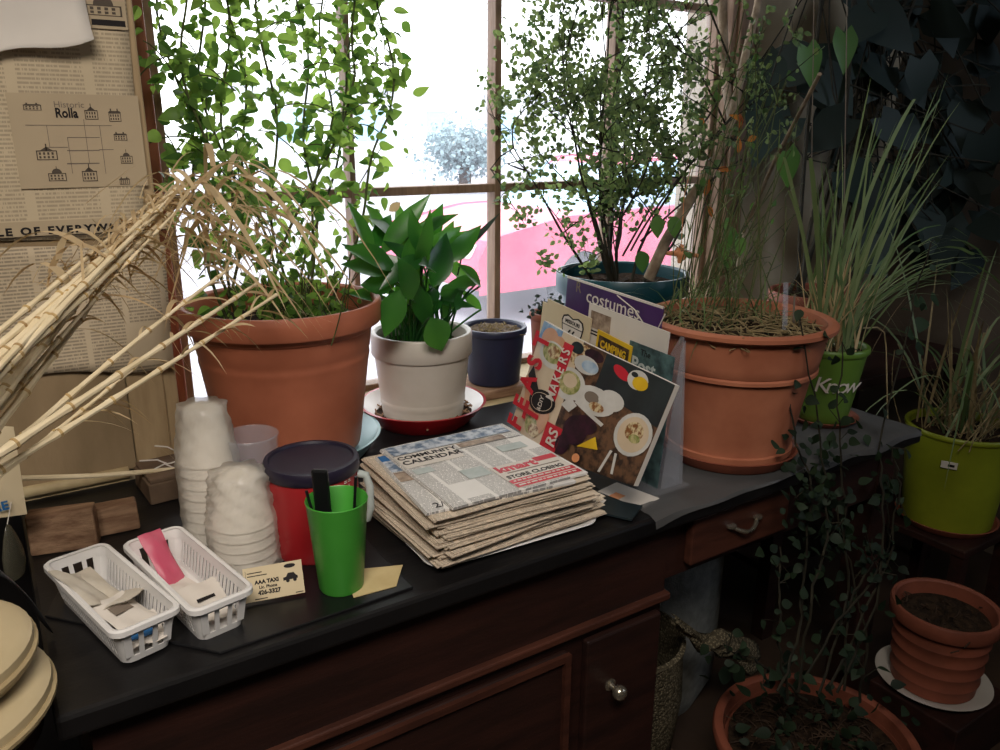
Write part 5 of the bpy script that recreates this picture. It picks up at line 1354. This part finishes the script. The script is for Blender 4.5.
def right_side():
    # dark plant stand against the window wall
    t = thing('plant_stand', 'low dark wooden stand behind the lettered green pot', 'stand', (2.1, 1.42, 0))
    MB().box((1.68, 1.22, .70), (2.55, 1.62, .73)).build('top', 'mahog', t, smooth=False, bevel=.003)
    for x in (1.71, 2.52):
        for y in (1.25, 1.59): MB().box((x-.02, y-.02, 0), (x+.02, y+.02, .70)).build('leg', 'mahog', t, smooth=False)
    MB().box((1.70, 1.24, .2), (2.53, 1.6, .22)).build('shelf', 'mahog', t, smooth=False)
    c = (1.90, 1.34, .731)
    t = thing('philodendron', 'brown pot on the dark stand with big dark leaves climbing the corner', 'potted plant', c)
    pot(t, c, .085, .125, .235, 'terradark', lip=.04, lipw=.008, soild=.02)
    r_ = random.Random(51); st = MB(); lf = MB(); top = V((c[0], c[1], .94))
    stems = []
    for k in range(9):
        q = V((r_.uniform(1.95, 2.62), r_.uniform(1.35, 1.62), r_.uniform(1.9, 2.3)))
        p = bez(top+V((r_.gauss(0, .03), r_.gauss(0, .03), 0)), V((r_.uniform(1.85, 2.3), 1.45, 1.3)), q, 12); st.tube(p, .006, 6); stems.append(p)
    spots = [(815, 80), (845, 50), (870, 30), (835, 95), (860, 60), (900, 30), (930, 60), (960, 30), (985, 60), (915, 95), (950, 100), (880, 80), (975, 110), (905, 15), (940, 10), (990, 20), (920, 130), (960, 140), (985, 150), (935, 165), (890, 130), (975, 180), (950, 200), (990, 220), (905, 210), (880, 235), (915, 245), (860, 250), (945, 240), (770, 130), (775, 90), (815, 120), (850, 130), (870, 5), (925, 200), (885, 180), (850, 200), (965, 260), (1010, 90), (1015, 180), (1020, 30)]
    for (x, y) in spots:
        for rep in range(2):
            Y = r_.uniform(1.32, 1.6); p = ony(x+r_.gauss(0, 8), y+r_.gauss(0, 8), Y)
            if p.x > 2.66: p = onx(x, y, r_.uniform(2.5, 2.66))
            L = r_.uniform(.10, .17); d = V((r_.gauss(0, .6), r_.gauss(-.35, .3), -.7+r_.gauss(0, .5)))
            lf.leaf(p-d.normalized()*L*.4, d, (-.5+r_.gauss(0, .35), -.75, .35+r_.gauss(0, .3)), L, L*.74, .12, .25, 'heart')
            s = stems[r_.randrange(9)]; st.tube(bez(s[r_.randrange(5, 13)], p+V((0, .03, .05)), p-d.normalized()*L*.4, 6), .0022, 5)
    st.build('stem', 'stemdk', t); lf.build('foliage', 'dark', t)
    # two leaves of brighter green near the post
    for (x, y, d) in ((805, 45, (.25, -.2, -1)), (842, 30, (-.1, -.3, -1)), (785, 150, (.3, 0, -.8))):
        b = MB(); p = ony(x, y, 1.33); b.leaf(p, d, (-.5, -.8, .3), .10, .06, .15, .2, 'heart'); b.build('new_leaf', 'ivy', t)
    # hanging threads
    for i, (x, y0, y1, Y) in enumerate(((845, -40, 255, 1.12), (812, -40, 215, 1.15))):
        b = MB(); a = ony(x, y0, Y); b.tube([V((a.x, a.y, 2.599)), a, ony(x-2, y1, Y)], .0011, 5)
        tag(b.build('thread', 'inkgrey', origin=(a.x, a.y, ony(x, y1, Y).z)), ('taller' if i == 0 else 'shorter')+' pale thread hanging down in front of the dark leaves', 'thread', 'threads hanging from the ceiling')
    # starfish-like dried ornament on a string
    o = ony(680, 252, 1.36); t = thing('ornament', 'orange star-shaped ornament on a string before the teal pot', 'ornament', o)
    b = MB(); ex = V((.54, -.84, 0)); 
    for a, L in ((185, .034), (355, .042), (85, .02), (265, .024), (135, .016), (310, .018)):
        d = ex*math.cos(R(a))+V((0, 0, 1))*math.sin(R(a)); b.tube([o, o+d*L*.6, o+d*L], [.009, .006, .0042], 8)
    b.lathe([(0, -.010), (.009, -.006), (.011, 0), (.009, .006), (0, .010)], o, 14); b.build('body', 'orange', t)
    b = MB()
    for k in range(9): b.tube(bez(o+V((0, 0, .008)), o+rv(.018)+V((0, 0, .018)), o+rv(.022)+V((0, 0, .004)), 5), .0012, 4)
    b.build('fringe', 'drygrass', t)
    b = MB(); b.tube([o+V((0, 0, .012)), ony(683, 195, 1.36), ony(690, 165, 1.5)], .0012, 4); b.build('string', 'orange', t)
    # faded orange leaves caught in the stems by the post
    b = MB(); 
    for (x, y) in ((703, 195), (706, 205), (738, 112), (742, 120), (737, 152), (700, 132), (716, 168), (745, 140)):
        b.leaf(ony(x, y, 1.3), (r_.gauss(0, 1), -.2, r_.gauss(0, 1)), (-.4, -.8, .3), .04, .014, .3, .4, 'lance')
    # stems hold them
    b.tube([ony(742, 120, 1.3), ony(716, 168, 1.3), ony(703, 205, 1.3), ony(690, 262, 1.3), ony(686, 296, 1.3)], .0016, 5, 1)
    b.tube([ony(700, 132, 1.3), ony(745, 140, 1.3), ony(737, 200, 1.3), ony(716, 262, 1.3), ony(706, 296, 1.3)], .0016, 5, 1)
    MB_ = b
    t = thing('wilted_plant', 'wilted plant with orange leaves in a small pot behind the wide terracotta pot', 'potted plant', (1.30, 1.29, TZ))
    pot(t, (1.31, 1.25, TZ), .05, .068, .15, 'terradark', lip=.02, lipw=.004, soild=.015)
    b.build('foliage', ['fallen', 'stemdk'], t)
    # bright broad leaves and pale vine stems rising beside the post
    lf = MB(); st = MB(); top = V((1.31, 1.25, TZ+.13))
    for k in range(30):
        q = ony(r_.gauss(742, 20), r_.uniform(0, 250), r_.uniform(1.28, 1.5)); p = bez(top+V((r_.gauss(0, .02), r_.gauss(0, .02), 0)), lerp(top, q, .5)+V((r_.gauss(0, .06), r_.gauss(0, .04), 0)), q, 9); st.tube(p, .0014, 4)
        for j in range(2): s_ = r_.uniform(.012, .03); lf.leaf(p[r_.randrange(4, 10)], rv(1), (-.4, -.8, .4), s_, s_*.6, .2, .3, 'ovate')
    for (x, y) in ((728, 225), (722, 240), (738, 235), (640, 250), (655, 215), (672, 215)):
        lf.leaf(ony(x, y, 1.32), (.1, -.2, -1), (-.4, -.8, .4), .05, .035, .15, .2, 'ovate')
    st.build('stem', 'stem', t); lf.build('leaf', 'ivy', t, kind='stuff')

    # lime pot on a stool, right edge
    t = thing('stool', 'low dark stool under the lime pot at the right edge', 'stool', (2.055, .975, 0))
    MB().box((1.925, .85, .368), (2.19, 1.105, .39)).build('seat', 'mahog', t, smooth=False, bevel=.004)
    for x in (1.945, 2.17):
        for y in (.87, 1.085): MB().box((x-.015, y-.015, 0), (x+.015, y+.015, .368)).build('leg', 'mahog', t, smooth=False)
    saucer('saucer', 'terracotta saucer under the lime pot on the low stool', (2.055, .975, .391), .108, .124, .02, 'terradark')
    c = (2.055, .975, .3975)
    t = thing('planter', 'lime green pot with a sticker and straw-like grass at the right edge', 'potted plant', c)
    pot(t, c, .108, .134, .265, 'lime', lip=.012, lipw=.005, soild=.02)
    n = V((-.90, -.43, 0)); e = V((.43, -.90, 0)); T = frame(V((c[0], c[1], .593))+n*.1295+e*-.012, e, (n*.1+V((0, 0, 1))))
    s = MB().box((-.018, -.009, 0), (.018, .009, .0015), 0, T).build('sticker', 'paper', t, smooth=False)
    MB().box((-.003, -.004, .0015), (.012, .003, .0018), 0, T).build('sticker_print', 'ink', s, smooth=False)
    g = MB(); dr = MB(); top = V((c[0], c[1], .64))
    for k in range(34):
        o = top+V((r_.gauss(0, .04), r_.gauss(0, .04), 0)); dr.blade(o, (r_.gauss(.05, .22), r_.gauss(0, .2), 1), r_.uniform(.2, .5), .009, r_.uniform(0, .4), 8)
    for k in range(30):
        o = top+V((r_.gauss(0, .04), r_.gauss(0, .04), 0)); g.blade(o, (r_.gauss(.0, .3), r_.gauss(0, .25), 1), r_.uniform(.35, .75), .011, r_.uniform(.1, .9), 10)
    for k in range(60):
        o = top+V((r_.gauss(0, .05), r_.gauss(0, .05), .0)); q = o+V((r_.gauss(0, .08), r_.gauss(0, .08), r_.uniform(.04, .2))); dr.tube(bez(o, lerp(o, q, .5)+rv(.03), q, 5), .0013, 4)
    dr.tube([top+V((-.06, -.02, -.01)), ony(958, 430, 1.0), ony(972, 380, 1.0), ony(985, 330, 1.0)], .005, 6)
    g.build('blade', 'grass', t); dr.build('dry_stem', 'drygrass', t)

    # ribbed terracotta pot in front, on a board
    tag(MB().box((1.62, .66, 0), (1.85, .87, .135)).build('board', 'mahog', smooth=False, bevel=.004), 'thick board on the floor under the ribbed pot', 'board')
    c = (1.735, .785, .136)
    saucer('saucer', 'white speckled saucer under the ribbed terracotta pot', (c[0], c[1], .1355), .092, .125, .02, 'cream')
    c = (1.735, .785, .142)
    t = thing('planter', 'ribbed terracotta pot of dark soil on a white saucer, lower right', 'pot', c)
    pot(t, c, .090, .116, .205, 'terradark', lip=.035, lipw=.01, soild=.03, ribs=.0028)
    b = MB()
    for k in range(50):
        p = V((c[0]+r_.gauss(0, .05), c[1]+r_.gauss(0, .05), .318)); b.tube(bez(p, p+rv(.01), p+rv(.02), 3), .0015, 4)
    b.build('litter', 'bark', t, kind='stuff')
    # big floor pot with the sprawling vine
    c = (1.222, .742, .0)
    t = thing('trailing_vine', 'dark trailing vine in a big terracotta floor pot at the bottom', 'potted plant', c)
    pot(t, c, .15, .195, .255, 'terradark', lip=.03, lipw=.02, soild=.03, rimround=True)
    top = V((c[0], c[1], .225)); st = MB(); lf = MB()
    b = MB()
    for k in range(300):
        q = r_.uniform(0, 2*PI); rr = .15*math.sqrt(r_.random()); p = top+V((rr*math.cos(q), rr*math.sin(q), .004)); e = rv(r_.uniform(.01, .03)); e.z *= .3
        b.tube(bez(p-e, p+V((0, 0, .01)), p+e, 4), .0014, 4)
    b.build('litter', 'bark', t, kind='stuff')
    paths = []
    Ys = .80
    for pts in (((800, 690), (812, 600), (830, 520), (822, 440), (800, 320)), ((820, 690), (850, 590), (845, 500), (838, 420), (842, 340)), ((840, 690), (880, 600), (885, 520), (880, 450), (905, 330), (930, 240)), ((790, 700), (780, 640), (782, 590), (781, 545)), ((860, 700), (870, 640), (850, 560), (838, 505)),
                ((810, 700), (760, 660), (735, 650), (720, 655)), ((830, 690), (890, 560), (900, 480), (893, 445)), ((800, 690), (840, 620), (878, 570), (892, 545), (887, 500)), ((845, 690), (850, 600), (875, 555), (868, 540)), ((780, 690), (800, 640), (805, 580), (812, 480), (795, 440), (790, 380), (800, 315))):
        P_ = []
        for i, (x, y) in enumerate(pts):
            P_.append(ony(x, y, Ys-.06+.05*i*(.4 if len(pts) < 6 else .5)+r_.uniform(-.02, .02)))
        P_[0].z = max(P_[0].z, .24)
        sm = []
        for i in range(len(P_)-1):
            for k in range(5): sm.append(lerp(P_[i], P_[i+1], k/5)+rv(.004))
        sm.append(P_[-1]); st.tube(sm, [.0028-.0015*i/len(sm) for i in range(len(sm))], 5); paths.append(sm)
    for sm in paths:
        for k in range(22):
            i = r_.randrange(2, len(sm)); p = sm[i]+V((r_.gauss(0, .02), r_.gauss(0, .015), r_.gauss(0, .02))); s_ = r_.uniform(.014, .030)
            lf.leaf(p, (r_.gauss(0, 1), r_.gauss(-.3, .6), r_.gauss(-.1, .8)), (r_.gauss(0, .5), -.7+r_.gauss(0, .3), .7), s_, s_*.75, .15, .2, 'ovate')
            if k % 3 == 0: st.tube([sm[i], p], .0009, 3)
    for k in range(110):
        p = top+V((r_.gauss(0, .09), r_.gauss(0, .07), abs(r_.gauss(.03, .06)))); s_ = r_.uniform(.015, .035); lf.leaf(p, rv(1), (r_.gauss(0, .5), -.6, .8), s_, s_*.7, .15, .2, 'ovate')
    # dense dark cluster in front of the terracotta pot's right side
    for k in range(140):
        p = ony(r_.gauss(822, 16), r_.gauss(490, 36), r_.uniform(.78, .86)); s_ = r_.uniform(.014, .026); lf.leaf(p, rv(1), (r_.gauss(0, .5), -.7, .5), s_, s_*.75, .15, .2, 'ovate')
    for (x, y) in ((880, 475), (890, 480), (884, 490), (852, 652), (848, 655), (857, 648), (835, 610), (905, 330), (918, 300), (910, 296), (922, 315), (930, 296), (915, 345), (845, 520), (720, 672), (735, 668), (784, 655), (790, 665)):
        lf.leaf(ony(x, y, .86 if y > 400 else .95), (r_.gauss(.3, .6), -.2, -.3), (-.35, -.7, .6), .04, .034, .15, .2, 'ovate')
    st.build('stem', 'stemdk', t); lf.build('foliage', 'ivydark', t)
    # knee hole: grey bag, woven basket, crocheted cloth
    t = thing('woven_basket', 'woven basket with open stitches in the knee hole under the desk', 'basket', (1.03, 1.12, 0))
    P = [(0, .02), (.11, .02), (.13, .06), (.145, .2), (.14, .30), (.145, .33), (.135, .335), (.13, .30), (.13, .1), (0, .05)]
    MB().lathe(P, (1.04, 1.12, .0), 40).build('body', 'crochet', t)
    b = MB().box((.91, 1.0, 0), (1.16, 1.26, .02)); b.build('base', 'wood2', t, smooth=False)
    t = thing('bag', 'slumped grey fabric bag in the knee hole behind the crocheted cloth', 'bag', (1.27, 1.22, 0))
    b = MB(); n = 24
    prof = [(0, 0), (.13, 0), (.165, .05), (.172, .2), (.165, .38), (.14, .47), (.09, .50), (0, .505)]
    b.lathe(prof, (0, 0, 0), 40, wob=.05); Tn = M.Translation((1.27, 1.22, 0)) @ M.Diagonal((1.0, .62, 1, 1)); b.v = [Tn @ p for p in b.v]
    b.build('body', 'bag', t)
    hb = MB(); hb.tube(bez((1.18, 1.13, .45), (1.27, 1.08, .58), (1.36, 1.13, .45), 10), .009, 8); hb.build('strap', 'bag', t)
    b = MB(); nx, ny = 20, 12; vs = []
    A_ = [ony(672, 612, .99), ony(700, 632, 1.0), ony(725, 628, 1.0), ony(757, 640, 1.02)]
    for i in range(nx+1):
        u = i/nx*3; k = min(2, int(u)); p = lerp(A_[k], A_[k+1], u-k)
        for j in range(ny+1):
            v_ = j/ny; w = .018+.075*u/3
            vs.append(p+V((.004*math.sin(j*1.7), -.02*math.sin(v_*PI)-.006*math.sin(i*.9+j), -w*v_*(1+.15*math.sin(i*1.1)))))
    b.add(vs, [(i*(ny+1)+j, (i+1)*(ny+1)+j, (i+1)*(ny+1)+j+1, i*(ny+1)+j+1) for i in range(nx) for j in range(ny)])
    tag(b.build('crocheted_cloth', 'crochet', solid=.002), 'cream crocheted cloth draped before the grey bag under the desk', 'cloth')
right_side()
